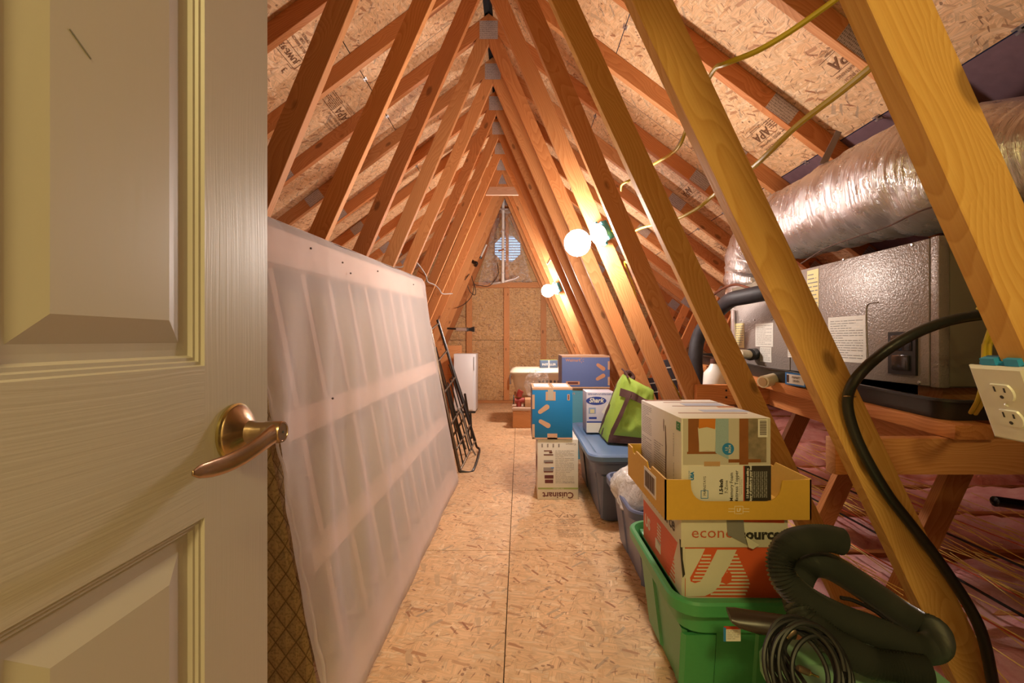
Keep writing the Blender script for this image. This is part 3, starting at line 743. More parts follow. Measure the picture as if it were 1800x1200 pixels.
def quilt():
    m, n, l, b = nt('quilted_damask', .85, 0, .2)
    tc = N(n, 'ShaderNodeTexCoord'); s = N(n, 'ShaderNodeSeparateXYZ'); l.new(tc.outputs['Object'], s.inputs[0])
    u = math_(n, l, 'ADD', math_(n, l, 'ADD', s.outputs[0], s.outputs[1]), math_(n, l, 'MULTIPLY', s.outputs[2], .75)); v = math_(n, l, 'SUBTRACT', math_(n, l, 'ADD', s.outputs[0], s.outputs[1]), math_(n, l, 'MULTIPLY', s.outputs[2], .75))
    def ln(q): 
        f = math_(n, l, 'FRACT', math_(n, l, 'MULTIPLY', q, 20.0)); d = math_(n, l, 'ABSOLUTE', math_(n, l, 'SUBTRACT', f, .5)); return math_(n, l, 'MULTIPLY', d, 2.0)
    e = math_(n, l, 'MAXIMUM', ln(u), ln(v))
    r = ramp(n, [(0, (.50, .36, .17)), (.88, (.44, .31, .15)), (.955, (.22, .14, .06)), (1, (.14, .09, .04))]); l.new(e, r.inputs[0])
    nz = N(n, 'ShaderNodeTexNoise', i_Scale=160.0, i_Detail=2.0); l.new(tc.outputs['Object'], nz.inputs['Vector'])
    c = mixc(n, l, r.outputs[0], (.26, .18, .08), math_(n, l, 'MULTIPLY', math_(n, l, 'GREATER_THAN', nz.outputs['Fac'], .54), .6)); l.new(c, b.inputs['Base Color'])
    bp = N(n, 'ShaderNodeBump', i_Strength=.8, i_Distance=.006, invert=True); l.new(e, bp.inputs['Height']); l.new(bp.outputs[0], b.inputs['Normal']); return m
M_GAUZE, M_QUILT = gauze(), quilt()
bs = thing('box_spring', 'white gauze-bottomed box spring leaning on its long side against the left webs', 'box spring', (-.55, 2.1, 0))
Bn, Bf, Tf, Tn = Vector((-.445, 1.10, .004)), Vector((-.425, 3.13, .004)), Vector((-.668, 3.13, 1.425)), Vector((-.712, 1.10, 1.345))
nb = Vector((1, 0, .17)).normalized()
def bsp(u, v, d=0.0): # u along length, v up
    p = (Bn*(1-u)+Bf*u)*(1-v)+(Tn*(1-u)+Tf*u)*v; return p+nb*d
from mathutils import noise as mnoise
NU, NV = 110, 90; bm = bmesh.new(); G = []
def rnd_edge(u, v):
    # soft rounded corners and edges
    e = min(v, 1-v, u, 1-u); return -.012*math.exp(-(e/.012)**2)
for j in range(NV+1):
    row = []
    for i in range(NU+1):
        u, v = i/NU, j/NV
        f = 0.0
        wnear = math.exp(-((u)/.38)**2)
        # slanting drapes falling from the top towards the near end
        q = (u*2.03+.55*(1-v)*-1.0)
        f += .026*math.sin((u*2.03-.40*v)*26+1.5*math.sin(v*4))*wnear*(.35+.65*(1-v))*math.sin(PI*min(1, max(0, v)))
        f += .010*mnoise.noise((u*9-v*2.2, v*1.6, 2.2))+.003*mnoise.noise((u*30-v*6, v*5, 7.7))
        f += .004*math.exp(-((v-.965)/.015)**2)+.0035*math.exp(-((v-.035)/.02)**2)
        f -= .004
        f = max(f, -.010)+.003
        puck = .0022*math.sin(u*260)*(math.exp(-((v-.985)/.02)**2)+math.exp(-((v-.015)/.02)**2))
        p = bsp(u, v, f+puck+rnd_edge(u, v)+.006)
        if u < .06:  # gathered near edge
            p += Vector((0, .010*mnoise.noise((v*14, 1.3, 5))*(1-u/.06), 0))
        # sagging upper near corner, rounded corners
        c1 = max(0, 1-math.hypot((1-u)*2.03, (1-v)*1.44)/.07); c2 = max(0, 1-math.hypot(u*2.03, (1-v)*1.44)/.12)
        p.z -= .04*c1*c1+.05*c2*c2
        row.append(bm.verts.new(p))
    G.append(row)
for j in range(NV):
    for i in range(NU): bm.faces.new((G[j][i], G[j][i+1], G[j+1][i+1], G[j+1][i]))
attach(obj('dust_cover', bm, M_GAUZE, None, None, smooth='all'), bs)
# fabric shell (back and four sides)
bm = bmesh.new(); TH = .195
def loopv(d, ins): return [bm.verts.new(bsp(u, v, d)+Vector((0, 0, 0))) for u, v in ((ins, ins), (1-ins, ins), (1-ins, 1-ins), (ins, 1-ins))]
L0, L1, L2, L3 = loopv(-.020, .001), loopv(-.03, -.003), loopv(-.175, -.004), loopv(-TH, .008)
for A, B in ((L0, L1), (L1, L2), (L2, L3)):
    for k in range(4): bm.faces.new((A[k], A[(k+1) % 4], B[(k+1) % 4], B[k]))
bm.faces.new(L3)
o = attach(obj('border_fabric', bm, M_QUILT, None, None), bs)
# white fabric wrapped over the top, far and bottom edges
bm = bmesh.new(); R_ = []
for d_, ins_ in ((-.005, .0), (-.009, -.0022), (-.034, -.0052), (-.040, -.0035)):
    R_.append([bm.verts.new(bsp(u, v, d_)) for u, v in ([(.0, -.0+ins_)]+[(k/30, ins_*1.3) for k in range(1, 30)]+[(1-ins_, ins_)]+[(1-ins_, k/30) for k in range(1, 29)]+[(1-ins_, .97), (.985, 1-ins_*1.3)]+[(1-k/30, 1-ins_*1.3) for k in range(1, 30)]+[(.0, 1-ins_*1.3)])])
for A_, B_ in zip(R_, R_[1:]):
    for k in range(len(A_)-1): bm.faces.new((A_[k], A_[k+1], B_[k+1], B_[k]))
attach(obj('wrapped_edge', bm, flat('white_edge_fabric', (.74, .66, .63), .8, 0, .3, 60), None, None, smooth='all'), bs)
# piping along the near edge where the cover is stapled
P = [bsp(0, v, .004)+Vector((.002*math.sin(v*90), -.003+.003*math.sin(v*53), 0)) for v in [k/60 for k in range(61)]]
tube('edge_piping', P, .0042, M_GAUZE, bs, 6, 1)
slatw = flat('slat_wood', (.80, .52, .38), .7, vary=.05)
def inb(u0, u1, v0, v1, d0, d1, nm):
    bm = bmesh.new(); V = [bm.verts.new(bsp(u, v, d)) for d in (d0-.004, d1-.004) for u, v in ((u0, v0), (u1, v0), (u1, v1), (u0, v1))]
    for f in ((0,1,2,3),(7,6,5,4),(0,4,5,1),(1,5,6,2),(2,6,7,3),(3,7,4,0)): bm.faces.new([V[i] for i in f])
    attach(obj(nm, bm, slatw, None, None), bs)
inb(.01, .99, .905, .985, -.045, -.010, 'side_rail'); inb(.01, .99, .012, .07, -.045, -.010, 'side_rail')
inb(.04, .99, .545, .600, -.045, -.0115, 'centre_rail'); inb(.04, .99, .29, .33, -.045, -.0115, 'centre_rail')
for k in range(9):
    u = .10+.095*k+.0; inb(u, u+.014, .07, .905, -.060, -.047 if k % 2 else -.046, 'slat')
# dark staple marks
for u, v in ((.18, .955), (.30, .945), (.33, .92), (.82, .95), (.155, .60), (.5, .955)):
    p = bsp(u, v, .0125); bm = bmesh.new(); bmesh.ops.create_icosphere(bm, subdivisions=1, radius=.004); attach(obj('stain', bm, flat('stain_grey', (.10, .08, .08), .9), None, Matrix.Translation(p)), bs)

# ================================================================ lights
def fixture(web_i, gx, gy, gD, bx, by, r, s, label):
    D = DN[web_i]; g_ = px(gx, gy, gD); b_ = px(bx, by, D-.045)
    t = thing('light_fixture', label, 'light fixture', b_)
    dirv = (g_-b_).normalized(); up = Vector((0, 1, 0)); zc = dirv
    xx = up.cross(zc).normalized(); yy = zc.cross(xx); M = Matrix((xx, yy, zc)).transposed().to_4x4(); M.translation = b_; k = r/.068
    bm = bmesh.new(); add_box(bm, -.052*k, .052*k, -.052*k, .052*k, -.045*k, .0, None, .006)
    attach(obj('junction_box', bm, flat('blue_box_plastic', (.05, .26, .33), .5), None, M, smooth=True), t)
    for sx in (-1, 1):
        bm = bmesh.new(); add_box(bm, sx*.06*k-.008, sx*.06*k+.008, -.012, .012, -.02, -.004); attach(obj('box_ear', bm, MATS['blue_box_plastic'], None, M), t)
    attach(lathe('lamp_holder', [(0, .001), (.058*k, .001), (.060*k, .006), (.050*k, .014), (.03*k, .018), (.024*k, .04*k), (.022*k, .046*k), (0, .046*k)], M, flat('porcelain', (.80, .78, .72), .3), None, 28), t)
    L = (g_-b_).length
    bm = bmesh.new(); bmesh.ops.create_uvsphere(bm, u_segments=24, v_segments=16, radius=r)
    attach(obj('globe_bulb', bm, s, None, Matrix.Translation(g_), smooth='all'), t)
    attach(lathe('bulb_neck', [(.014, .0), (.016, L-r-.002), (.022, L-r+.006)], M, flat('porcelain', (.80, .78, .72), .3), None, 16), t)
    return t
fixture(4, 1015, 427, 2.52, 1053, 412, .074, emit('bulb_glow', BULBCOL, BULB), 'light fixture nearer the camera, bright globe bulb on a blue box')
fixture(9, 963, 511, 5.00, 976, 507, .070, emit('bulb_glow_far', BULBCOL, BULB2), 'light fixture farther down the attic, bright globe bulb beside the gable')
# ================================================================ cables
def cable(name, pts, r, mat, label, cat='cable', seg=8, flat_=1.0, par=None):
    o = tube(name, [px(*p) for p in pts], r, mat, par, seg, 8, flat_=flat_)
    if par is None: tag(o, label, cat)
    return o
cable('yellow_cable', [(1500, -25, .9), (1468, 0, .92), (1390, 55, .96), (1330, 90, 1.0), (1275, 112, 1.05), (1256, 122, 1.13), (1232, 165, 1.35), (1208, 222, 1.62), (1190, 262, 1.74), (1150, 288, 2.1), (1130, 300, 2.22)], .0062, M_YELLOWC, 'upper yellow cable running from the top edge to the second large web')
cable('yellow_cable', [(1600, 60, .66), (1565, 90, .70), (1480, 160, .82), (1400, 222, .95), (1335, 284, 1.10), (1300, 310, 1.3), (1258, 340, 1.55), (1228, 365, 1.66), (1192, 384, 1.8), (1165, 392, 2.0), (1130, 400, 2.24), (1100, 412, 2.4), (1072, 404, 2.62)], .0062, M_YELLOWC, 'lower yellow cable crossing behind the large web towards the bulb')
cable('yellow_cable', [(1068, 395, 2.7), (1085, 407, 2.64), (1094, 440, 2.64), (1100, 448, 2.6), (1110, 446, 2.6), (1112, 455, 2.66), (1106, 464, 2.64), (1098, 462, 2.66), (1112, 500, 2.73), (1128, 560, 2.74), (1150, 600, 2.74), (1172, 652, 2.72), (1200, 705, 2.72)], .005, M_YELLOWC, 'yellow cable looping from the blue box down along the bulb web')
cable('yellow_cable', [(1092, 335, 2.24), (1094, 324, 2.2), (1108, 316, 2.16), (1120, 308, 2.25)], .0055, M_YELLOWC, 'short yellow cable loop between two webs above the bulb')
cable('white_cable', [(1150, 288, 2.16), (1172, 275, 2.0), (1188, 262, 1.9), (1208, 222, 1.74)], .005, M_GREYC, 'pale cable sagging between the second and third large webs')
cable('yellow_cable', [(1706, 415, 1.0), (1702, 440, 1.1), (1705, 475, 1.15), (1730, 520, 1.15), (1762, 545, 1.1), (1785, 545, 1.1)], .0036, M_YELLOWC, 'thin yellow wire curling over the air handler side panel')
cable('yellow_cable', [(1790, 515, 1.1), (1765, 528, 1.1), (1735, 538, 1.12), (1718, 542, 1.12), (1740, 545, 1.1), (1770, 549, 1.08)], .0032, M_YELLOWC, 'thin yellow wire crossing sideways above the white outlet')
for k, (a, b_) in enumerate((((1748, 555), (1728, 640)), ((1752, 555), (1737, 642)))):
    cable('yellow_cable', [(a[0], a[1], 1.0), ((a[0]+b_[0])/2-6+3*k, (a[1]+b_[1])/2+4, .95), (b_[0]+2, b_[1]-30, .9), (b_[0], b_[1]+20, .85), (b_[0]-8, b_[1]+60, .9), (b_[0]-22, b_[1]+85, 1.05)], .0042, M_YELLOWC, ['left one of two yellow cables dropping behind the white outlet', 'right one of two yellow cables dropping behind the white outlet'][k])
cable('black_cable', [(1800, 552, 1.02), (1765, 553, 1.0), (1720, 554, .99), (1660, 566, .98), (1600, 590, .98), (1545, 625, .99), (1505, 665, 1.0), (1490, 700, 1.03), (1497, 745, 1.04), (1520, 800, 1.04), (1560, 868, 1.04), (1600, 920, 1.04), (1650, 985, 1.04), (1700, 1060, 1.03), (1728, 1120, 1.02), (1745, 1200, 1.02), (1755, 1260, 1.02)], .0115, flat('black_cable_sheath', (.02, .021, .018), .35, 0, .15, 90), 'thick black cable arching from the right and running down the big web', seg=12)
o = tube('cable_staple', [px(1482, 696, 1.03), px(1490, 696, 1.012), px(1504, 697, 1.03)], .0014, flat('brass_staple', (.5, .33, .15), .4, .8), None, 6); tag(o, 'small brass staple holding the thick black cable on the web', 'staple')
cable('brown_wire', [(1408, 463, 1.9), (1450, 437, 1.75), (1500, 418, 1.6), (1560, 398, 1.45), (1620, 370, 1.3), (1690, 352, 1.2), (1760, 340, 1.1)], .0028, flat('brown_wire_sheath', (.10, .05, .035), .5), 'thin brown wire strung under the silver duct')
cable('grey_cable', [(640, 452, 3.0), (672, 465, 3.2), (690, 468, 3.5), (706, 469, 3.62), (716, 460, 3.7), (728, 458, 3.9), (738, 468, 4.0), (748, 483, 4.1), (752, 495, 4.2), (763, 500, 4.5), (772, 508, 4.6), (778, 516, 4.9), (795, 516, 5.2)], .006, M_GREYC, 'grey cable running over the top edge of the box spring')
dkw = flat('dark_brown_wire', (.07, .035, .02), .6)
cable('hanging_wire', [(874, 462, 6.9), (876, 480, 6.85), (868, 495, 6.85), (858, 503, 6.8), (845, 502, 6.8), (833, 498, 6.8), (828, 480, 6.8), (822, 470, 6.7), (815, 468, 6.6)], .006, dkw, 'dark wire sagging from the pole to the left webs')
cable('hanging_wire', [(834, 460, 6.6), (824, 478, 6.6), (821, 495, 6.6), (826, 512, 6.65), (835, 518, 6.7), (836, 508, 6.7), (832, 495, 6.7), (833, 505, 6.75), (829, 520, 6.7), (818, 533, 6.6), (803, 541, 6.5)], .006, dkw, 'tangled dark wire loop hanging left of the gable wall')
cable('hanging_wire', [(836, 456, 6.6), (829, 475, 6.6), (817, 492, 6.5)], .007, dkw, 'short dark wire hanging from the clamp bracket')
hk = tube('clamp_bracket', [px(831, 456, 6.6), px(832, 461, 6.55), px(838, 462, 6.5), px(836, 467, 6.55)], .022, M_BLACKM, None, 8, 4); tag(hk, 'small dark clamp bracket on the left webs above the wires', 'bracket')
o = tube('curtain_rod', [px(855, 430, 6.75), px(845, 452, 6.7)], .014, M_WHITEPL, None, 8, 1); tag(o, 'short white rod with a dark tip beside the round vent', 'rod')
o2 = tube('rod_tip', [px(845.5, 451, 6.69), px(844, 454, 6.69)], .022, M_BLACK, o, 8, 1)
# pale stake pinned to a web
bm = bmesh.new(); a0, a1 = px(962, 464, 4.85), px(984, 437, 4.85)
o = tube('wood_shim', [a0, (a0+a1)/2+Vector((-.01, 0, .006)), a1], .022, flat('bleached_wood', (.66, .58, .46), .8, 0, .4, 60), None, 8, 4, rf=lambda i, t: .010+.018*math.sin(PI*(.15+.8*t)), flat_=.5); tag(o, 'pale frayed paint brush shaped stick fixed on a web below the near bulb', 'stick')
# ================================================================ antenna pole, plastic sheet
foil = flat('aluminium_tape', (.78, .76, .74), .3, .6, .5, 70)
pole = thing('antenna_pole', 'white taped pole standing in front of the round vent', 'pole', px(884, 497, 6.75))
tube('pole', [px(884.5, 344, 6.75), px(884, 497, 6.75)], .022, flat('white_tape', (.80, .77, .72), .5, 0, .4, 50), pole, 10, 1)
for yy in (367, 404, 478): tube('tape_band', [px(884, yy, 6.75), px(884, yy+3, 6.75)], .030, foil, pole, 10, 1)
tube('cross_arm', [px(872, 367, 6.75), px(893, 367.5, 6.75)], .012, foil, pole, 6, 1)
tube('cross_arm', [px(876, 441, 6.73), px(886, 438, 6.73)], .014, flat('rust', (.35, .13, .06), .7), pole, 6, 1)
def film():
    m, n, l, b = nt('clear_plastic_film', .15, 0, .6); b.inputs['Base Color'].default_value = (.75, .70, .66, 1)
    tc = N(n, 'ShaderNodeTexCoord'); a = N(n, 'ShaderNodeTexNoise', i_Scale=14.0, i_Detail=5.0, i_Distortion=2.0); l.new(tc.outputs['Object'], a.inputs['Vector'])
    bp = N(n, 'ShaderNodeBump', i_Strength=.9, i_Distance=.03); l.new(a.outputs['Fac'], bp.inputs['Height']); l.new(bp.outputs[0], b.inputs['Normal'])
    tr = N(n, 'ShaderNodeBsdfTransparent'); mx = N(n, 'ShaderNodeMixShader'); mr = N(n, 'ShaderNodeMapRange', i_1=.35, i_2=.65, i_3=.93, i_4=.62); l.new(a.outputs['Fac'], mr.inputs[0]); l.new(mr.outputs[0], mx.inputs[0])
    l.new(b.outputs[0], mx.inputs[1]); l.new(tr.outputs[0], mx.inputs[2]); l.new(mx.outputs[0], n['Material Output'].inputs[0]); return m
M_FILM = film()
bm = bmesh.new(); G = []
for j in range(25):
    v = j/24; xl = 872-32*v; xr = 902+34*v; y = 372+(502-372)*v
    r = []
    for i in range(15):
        u = i/14; yy = y-(10*u if j == 24 else 0)
        p = px(xl+(xr-xl)*u, yy, 6.9); p.y += .05*mnoise.noise((u*5, v*6, 3.1)); r.append(bm.verts.new(p))
    G.append(r)
for j in range(24):
    for i in range(14): bm.faces.new((G[j][i], G[j][i+1], G[j+1][i+1], G[j+1][i]))
o = obj('plastic_sheet', bm, M_FILM, None, None, smooth='all'); tag(o, 'clear crinkled plastic sheet hanging in front of the round vent', 'sheet')
tube('sheet_hem', [px(862, 499, 6.86), px(875, 497, 6.84), px(890, 494, 6.84), px(905, 490, 6.86), px(912, 486, 6.87)], .018, foil, o, 6, 4)

# ================================================================ pump, panel, frames on the left
t = thing('hand_pump', 'black and silver hand pump sticking out sideways at the left webs', 'pump', px(810, 579, 6.2))
tube('pump_rod', [px(786, 577, 6.2), px(803, 578, 6.2)], .014, M_BLACKM, t, 8, 1)
tube('pump_barrel', [px(802, 578.5, 6.2), px(823, 579, 6.2)], .026, flat('brushed_steel', (.55, .52, .50), .35, .8), t, 12, 1)
tube('pump_head', [px(821, 579, 6.2), px(834, 578.5, 6.2)], .034, M_BLACK, t, 12, 4, rf=lambda i, tt: .030+.008*math.sin(tt*20))
def panelbox(name, x0, x1, y0, y1, D, dep, mat, label, cat):
    a, b_ = px(x0, y1, D), px(x1, y0, D); t = thing(name, label, cat, ((a.x+b_.x)/2, D+dep/2, max(a.z, 0)))
    return t, b_.x-a.x, b_.z-max(a.z, 0)
t, w, h = panelbox('white_cabinet', 797, 836, 622, 726, 6.1, .35, None, 'slim white upright cabinet standing by the far left webs', 'cabinet')
t.location.z = 0.001; h = px(797, 622, 6.1).z
wht = flat('white_enamel', (.74, .74, .76), .3)
box('body', -w/2, w/2, -.15, .175, .03, h, wht, t, bev=.006); box('door', -w/2+.005, w/2-.03, -.175, -.152, .05, h-.02, wht, t, bev=.006)
box('plinth', -w/2+.01, w/2-.01, -.14, .17, 0, .03, M_BLACK, t)
box('handle', w/2-.028, w/2-.020, -.182, -.16, h*.72, h-.04, flat('grey_trim', (.4, .4, .4), .4), t)
t = thing('wooden_shelf_panel', 'light wooden panel standing behind the slim white cabinet', 'panel', px(795, 720, 6.6)); t.location.z = 0.001
box('board', -.24, .14, 0, .03, 0, px(790, 607, 6.6).z, M_WOOD, t, bev=.002)
ht = thing('hand_truck', 'black metal hand truck leaning past the end of the box spring', 'hand truck', (-.45, 3.7, 0))
ra0, ra1 = px(808, 828, 3.40), px(755, 573, 3.62); rb0, rb1 = px(835, 775, 4.02), px(769, 562, 4.16)
gm = flat('worn_bronze_metal', (.13, .085, .05), .38, .7)
tube('side_rail', [ra0, ra1], .013, gm, ht, 8, 1); tube('side_rail', [rb0, rb1], .013, M_BLACKM, ht, 8, 1)
for q in (.0, .13, .30, .52, .74, .97): tube('rung', [ra0.lerp(ra1, q), rb0.lerp(rb1, q)], .008, gm, ht, 8, 1)
for q in (.2, .4, .6, .8): a, b_ = ra0.lerp(rb0, q), ra1.lerp(rb1, q); tube('slat_rod', [a, a.lerp(b_, .55)], .006, M_BLACKM, ht, 6, 1)
tube('nose_loop', [ra0+Vector((0, 0, .0)), px(826, 830, 3.41), px(834, 822, 3.5), px(843, 792, 3.98), px(838, 785, 4.05), rb0], .010, M_BLACKM, ht, 8, 6)
tube('strap', [px(804, 716, 3.6), px(812, 728, 3.6), px(818, 750, 3.7), px(826, 780, 3.8), px(836, 800, 3.9)], .008, flat('grey_strap', (.28, .26, .25), .7), ht, 6, 6)
for k, (x0_, y0_, D0, x1_, y1_, D1) in enumerate(((760, 600, 3.8, 806, 760, 3.7), (765, 610, 3.9, 812, 780, 3.8), (772, 640, 4.0, 818, 790, 3.9), (784, 610, 4.3, 828, 745, 4.2), (790, 640, 4.3, 822, 735, 4.2), (768, 700, 3.6, 803, 800, 3.5))):
    o = tube('bed_rail', [px(x1_, y1_, D1), px(x0_, y0_, D0)], .011, M_BLACKM if k % 2 else gm, None, 4, 1)
    tag(o, ['long dark bed rail nearest the box spring edge', 'second bed rail from the box spring, black and thin', 'bed rail crossing the middle of the hand truck', 'bronze bed rail farthest behind the hand truck, upper left', 'black bed rail farthest right, behind the hand truck', 'short low bed rail tucked against the box spring edge'][k], 'bed rail', 'metal bed rails by the hand truck')
o = thing('folding_frame', 'dark folded metal frame with crossed flat bars beside the hand truck', 'frame', px(812, 740, 4.3))
for (a, b_) in (((789, 752), (820, 704)), ((795, 768), (823, 722)), ((817, 692), (826, 745)), ((827, 725), (829, 770)), ((826, 745), (822, 765))):
    tube('bar', [px(a[0], a[1], 4.35), px(b_[0], b_[1], 4.5)], .011, gm if a[0] < 800 else M_BLACKM, o, 6, 1)

# ================================================================ air handler group on the right
SL = .042
def zt(D): return .786+SL*(D-1.14)
TL = Matrix.Rotation(math.atan(SL), 4, 'X')
XH, H0, H1 = 1.278, 1.37, 2.714; zb, ztp = .856, 1.318
b1 = board('platform_beam', (.814, 1.176, .7015), (2.45, 1.176, .7015), .0925, .038, M_WOOD, None); tag(b1, 'yellowish timber beam crossing behind the large web under the platform', 'beam')
b2 = board('platform_beam', (.842, 2.148, zt(2.148)-.038-.048), (2.4, 2.148, zt(2.148)-.038-.048), .092, .036, M_WOODR, None); tag(b2, 'short timber beam with two nail holes beside the mattress topper box', 'beam')
for dz in (.02, -.012):
    p = Vector((.98, 2.129, b2.location.z+dz)); bm = bmesh.new(); bmesh.ops.create_cone(bm, cap_ends=True, segments=8, radius1=.005, radius2=.005, depth=.003); attach(obj('nail_hole', bm, M_BLACK, None, Matrix.Translation(p) @ Matrix.Rotation(PI/2, 4, 'X')), b2)
for k, (x, lab) in enumerate(((1.155, 'flat timber board nearest the aisle carrying the drain pan'), (1.80, 'flat timber board at the back carrying the drain pan'))):
    o = board('platform_board', (x, 1.14, zt(1.14)-.019), (x, 2.9, zt(2.9)-.019), .100, .037, M_WOODR, None, up=(1, 0, 0)); tag(o, lab, 'board')
o = board('platform_joist', (1.20, 1.20, .70), (1.20, 2.125, .738), .088, .036, M_WOODR, None); tag(o, 'reddish timber joist between the two platform beams', 'joist')
# drain pan
pan = thing('drain_pan', 'black plastic drain pan under the air handler', 'pan', (1.50, 1.18, zt(1.18)+.001)); pan.rotation_euler = (math.atan(SL), 0, 0)
def rrect(x0, x1, y0, y1, r, n_=5):
    P = []
    for cx, cy, a0 in ((x1-r, y0+r, -PI/2), (x1-r, y1-r, 0), (x0+r, y1-r, PI/2), (x0+r, y0+r, PI)):
        for k in range(n_+1): a = a0+PI/2*k/n_; P.append((cx+r*math.cos(a), cy+r*math.sin(a)))
    return P
def ringbody(name, x0, x1, y0, y1, prof, r, mat, parent, close_top=False):
    bm = bmesh.new(); R = []
    for ins, z in prof: R.append([bm.verts.new((x, y, z)) for x, y in rrect(x0+ins, x1-ins, y0+ins, y1-ins, max(.004, r-ins*.5))])
    for A, B in zip(R, R[1:]):
        m_ = len(A)
        for k in range(m_): bm.faces.new((A[k], A[(k+1) % m_], B[(k+1) % m_], B[k]))
    bm.faces.new(R[0][::-1]); bm.faces.new(R[-1])
    return obj(name, bm, mat, parent, None, smooth=True)
panm = flat('pan_black_plastic', (.022, .019, .018), .32, 0, .08, 30)
ringbody('tray', -.385, .42, -.001, 1.70, [(.01, 0), (.0, .048), (-.010, .050), (-.010, .056), (.004, .056), (.012, .048), (.02, .006)], .05, panm, pan)
# PVC pieces
pvc = flat('aged_pvc', (.70, .62, .45), .45)
o = thing('pvc_stub', 'cream pvc pipe stub with a brown rim sticking out of the black pan', 'pipe', px(1352, 668, 1.98)); tube('pipe', [px(1341, 671, 1.93), px(1377, 662, 2.02)], .026, pvc, o, 18, 1); tube('pipe_mouth', [px(1340, 671.3, 1.928), px(1342, 670.8, 1.931)], .019, flat('pvc_inside', (.45, .3, .15), .6), o, 18, 1)
o = thing('pvc_trap', 'cream pvc pipe with a black cap on the air handler face', 'pipe', px(1310, 623, 2.4)); tube('pipe', [px(1299, 622, 2.35), px(1320, 623, 2.4)], .024, pvc, o, 14, 1); tube('cap', [px(1318, 623, 2.38), px(1327, 622, 2.42)], .032, M_BLACK, o, 14, 1)
# air handler
ham = None
def hammered():
    m, n, l, b = nt('hammered_taupe_enamel', .33, .12, .6); b.inputs['Base Color'].default_value = (.30, .255, .23, 1)
    tc = N(n, 'ShaderNodeTexCoord'); a = N(n, 'ShaderNodeTexNoise', i_Scale=150.0, i_Detail=1.0, i_Distortion=.6); l.new(tc.outputs['Object'], a.inputs['Vector'])
    bp = N(n, 'ShaderNodeBump', i_Strength=.75, i_Distance=.0025); l.new(a.outputs['Fac'], bp.inputs['Height']); l.new(bp.outputs[0], b.inputs['Normal']); return m
M_HAM = hammered(); M_TAUPE = flat('taupe_sheet_metal', (.25, .22, .16), .4, .2)
ah = thing('air_handler', 'brown grey metal air handler lying on the platform under the duct', 'air handler', (XH+.27, (H0+H1)/2, zb))
def hb(n_, x0, x1, y0, y1, z0, z1, m, bev=.002): 
    bm = bmesh.new(); add_box(bm, x0, x1, y0, y1, z0, z1, None, bev); return attach(obj(n_, bm, m, None, None, smooth=True), ah)
hb('cabinet', XH+.006, XH+.56, H0+.004, H1, zb, ztp-.004, M_TAUPE)
hb('access_panel', XH-.002, XH+.006, H0+.03, 2.115, zb+.002, ztp, M_HAM); hb('access_panel', XH-.002, XH+.006, 2.122, H1, zb+.002, ztp-.03, M_HAM)
hb('corner_post', XH-.003, XH+.03, H0-.004, H0+.024, zb, ztp+.002, M_HAM)
hb('end_panel', XH+.032, XH+.55, H0-.003, H0+.004, zb+.004, ztp-.002, M_TAUPE)
hb('support_block', XH+.06, XH+.26, H0+.05, H0+.14, zb-.052, zb-.001, M_WOOD)
hb('support_block', XH+.06, XH+.26, H1-.2, H1-.1, zb-.052+.045, zb-.001, M_WOOD)
LF = dict(right=(0, -1, 0), up=(0, 0, 1), origin=(XH-.0025, 0, 0))
def hpx(x, y):  # point of the long face seen at pixel x, y
    D = XH*F/(x-VX); return (-D, CH-(y-VY)*D/F)
def hrect(n_, x0, x1, y0, y1, mat, th=.0008):
    D0, D1 = XH*F/(x0-VX), XH*F/(x1-VX); Dm = (D0+D1)/2; z0, z1 = CH-(y1-VY)*Dm/F, CH-(y0-VY)*Dm/F
    return attach(rect(n_, -Dm, (z0+z1)/2, D0-D1, z1-z0, (0, -1, 0), (0, 0, 1), (XH-.0025, 0, 0), mat, None, th), ah), Dm, (z0+z1)/2, D0-D1, z1-z0
lp = flat('label_paper', (.70, .68, .62), .55, 0, .3, 40); ly = flat('label_yellow', (.78, .66, .30), .55); pr = flat('print_grey', (.28, .27, .25), .8)
for (x0, x1, y0, y1, mt, rows_) in ((1457, 1524, 556, 636, lp, 16), (1420, 1440, 474, 541, ly, 8), (1329, 1360, 568, 609, lp, 12), (1337, 1357, 610, 636, lp, 9), (1293, 1309, 568, 611, ly, 9), (1386, 1402, 606, 628, lp, 6)):
    o, Dm, zc, ww, hh = hrect('paper_label', x0, x1, y0, y1, mt)
    attach(lines_block('label_print', -Dm-ww*.43, zc-hh*.43, ww*.86, hh*.86, rows_, (0, -1, 0), (0, 0, 1), (XH-.0025, 0, 0), pr, None, .0016, seed=x0, fill=.28), ah)
o, Dm, zc, ww, hh = hrect('switch_bezel', 1566, 1615, 583, 658, M_BLACK, .008)
hb('switch_well', XH-.013, XH-.009, Dm-ww*.38, Dm+ww*.38, zc+.008, zc+hh*.42, flat('glossy_black', (.01, .01, .012), .15), .001); hb('breaker', XH-.018, XH-.009, Dm-ww*.30, Dm+ww*.30, zc-hh*.40, zc-.006, flat('smoked_plastic', (.04, .035, .035), .12), .003)
# embossed channel
em = flat('groove_shadow_paint', (.10, .085, .075), .5)
P = [(XH-.003, XH*F/(x-VX), hpx(x, y)[1]) for x, y in ((1545, 531), (1533, 532), (1525, 538), (1524, 560), (1525, 600), (1527, 637))]
tube('pressed_bead', P, .0028, M_HAM, ah, 6, 6)
for x, y in ((1484, 456), (1605, 430), (1617, 672), (1303, 563), (1327, 562), (1358, 561)):
    D, z = -hpx(x, y)[0], hpx(x, y)[1]; attach(lathe('screw', [(0, .004), (.004, .0035), (.006, .001), (.006, 0)], Matrix.Translation((XH-.002, D, z)) @ Matrix.Rotation(-PI/2, 4, 'Y'), clipm, None, 10), ah)
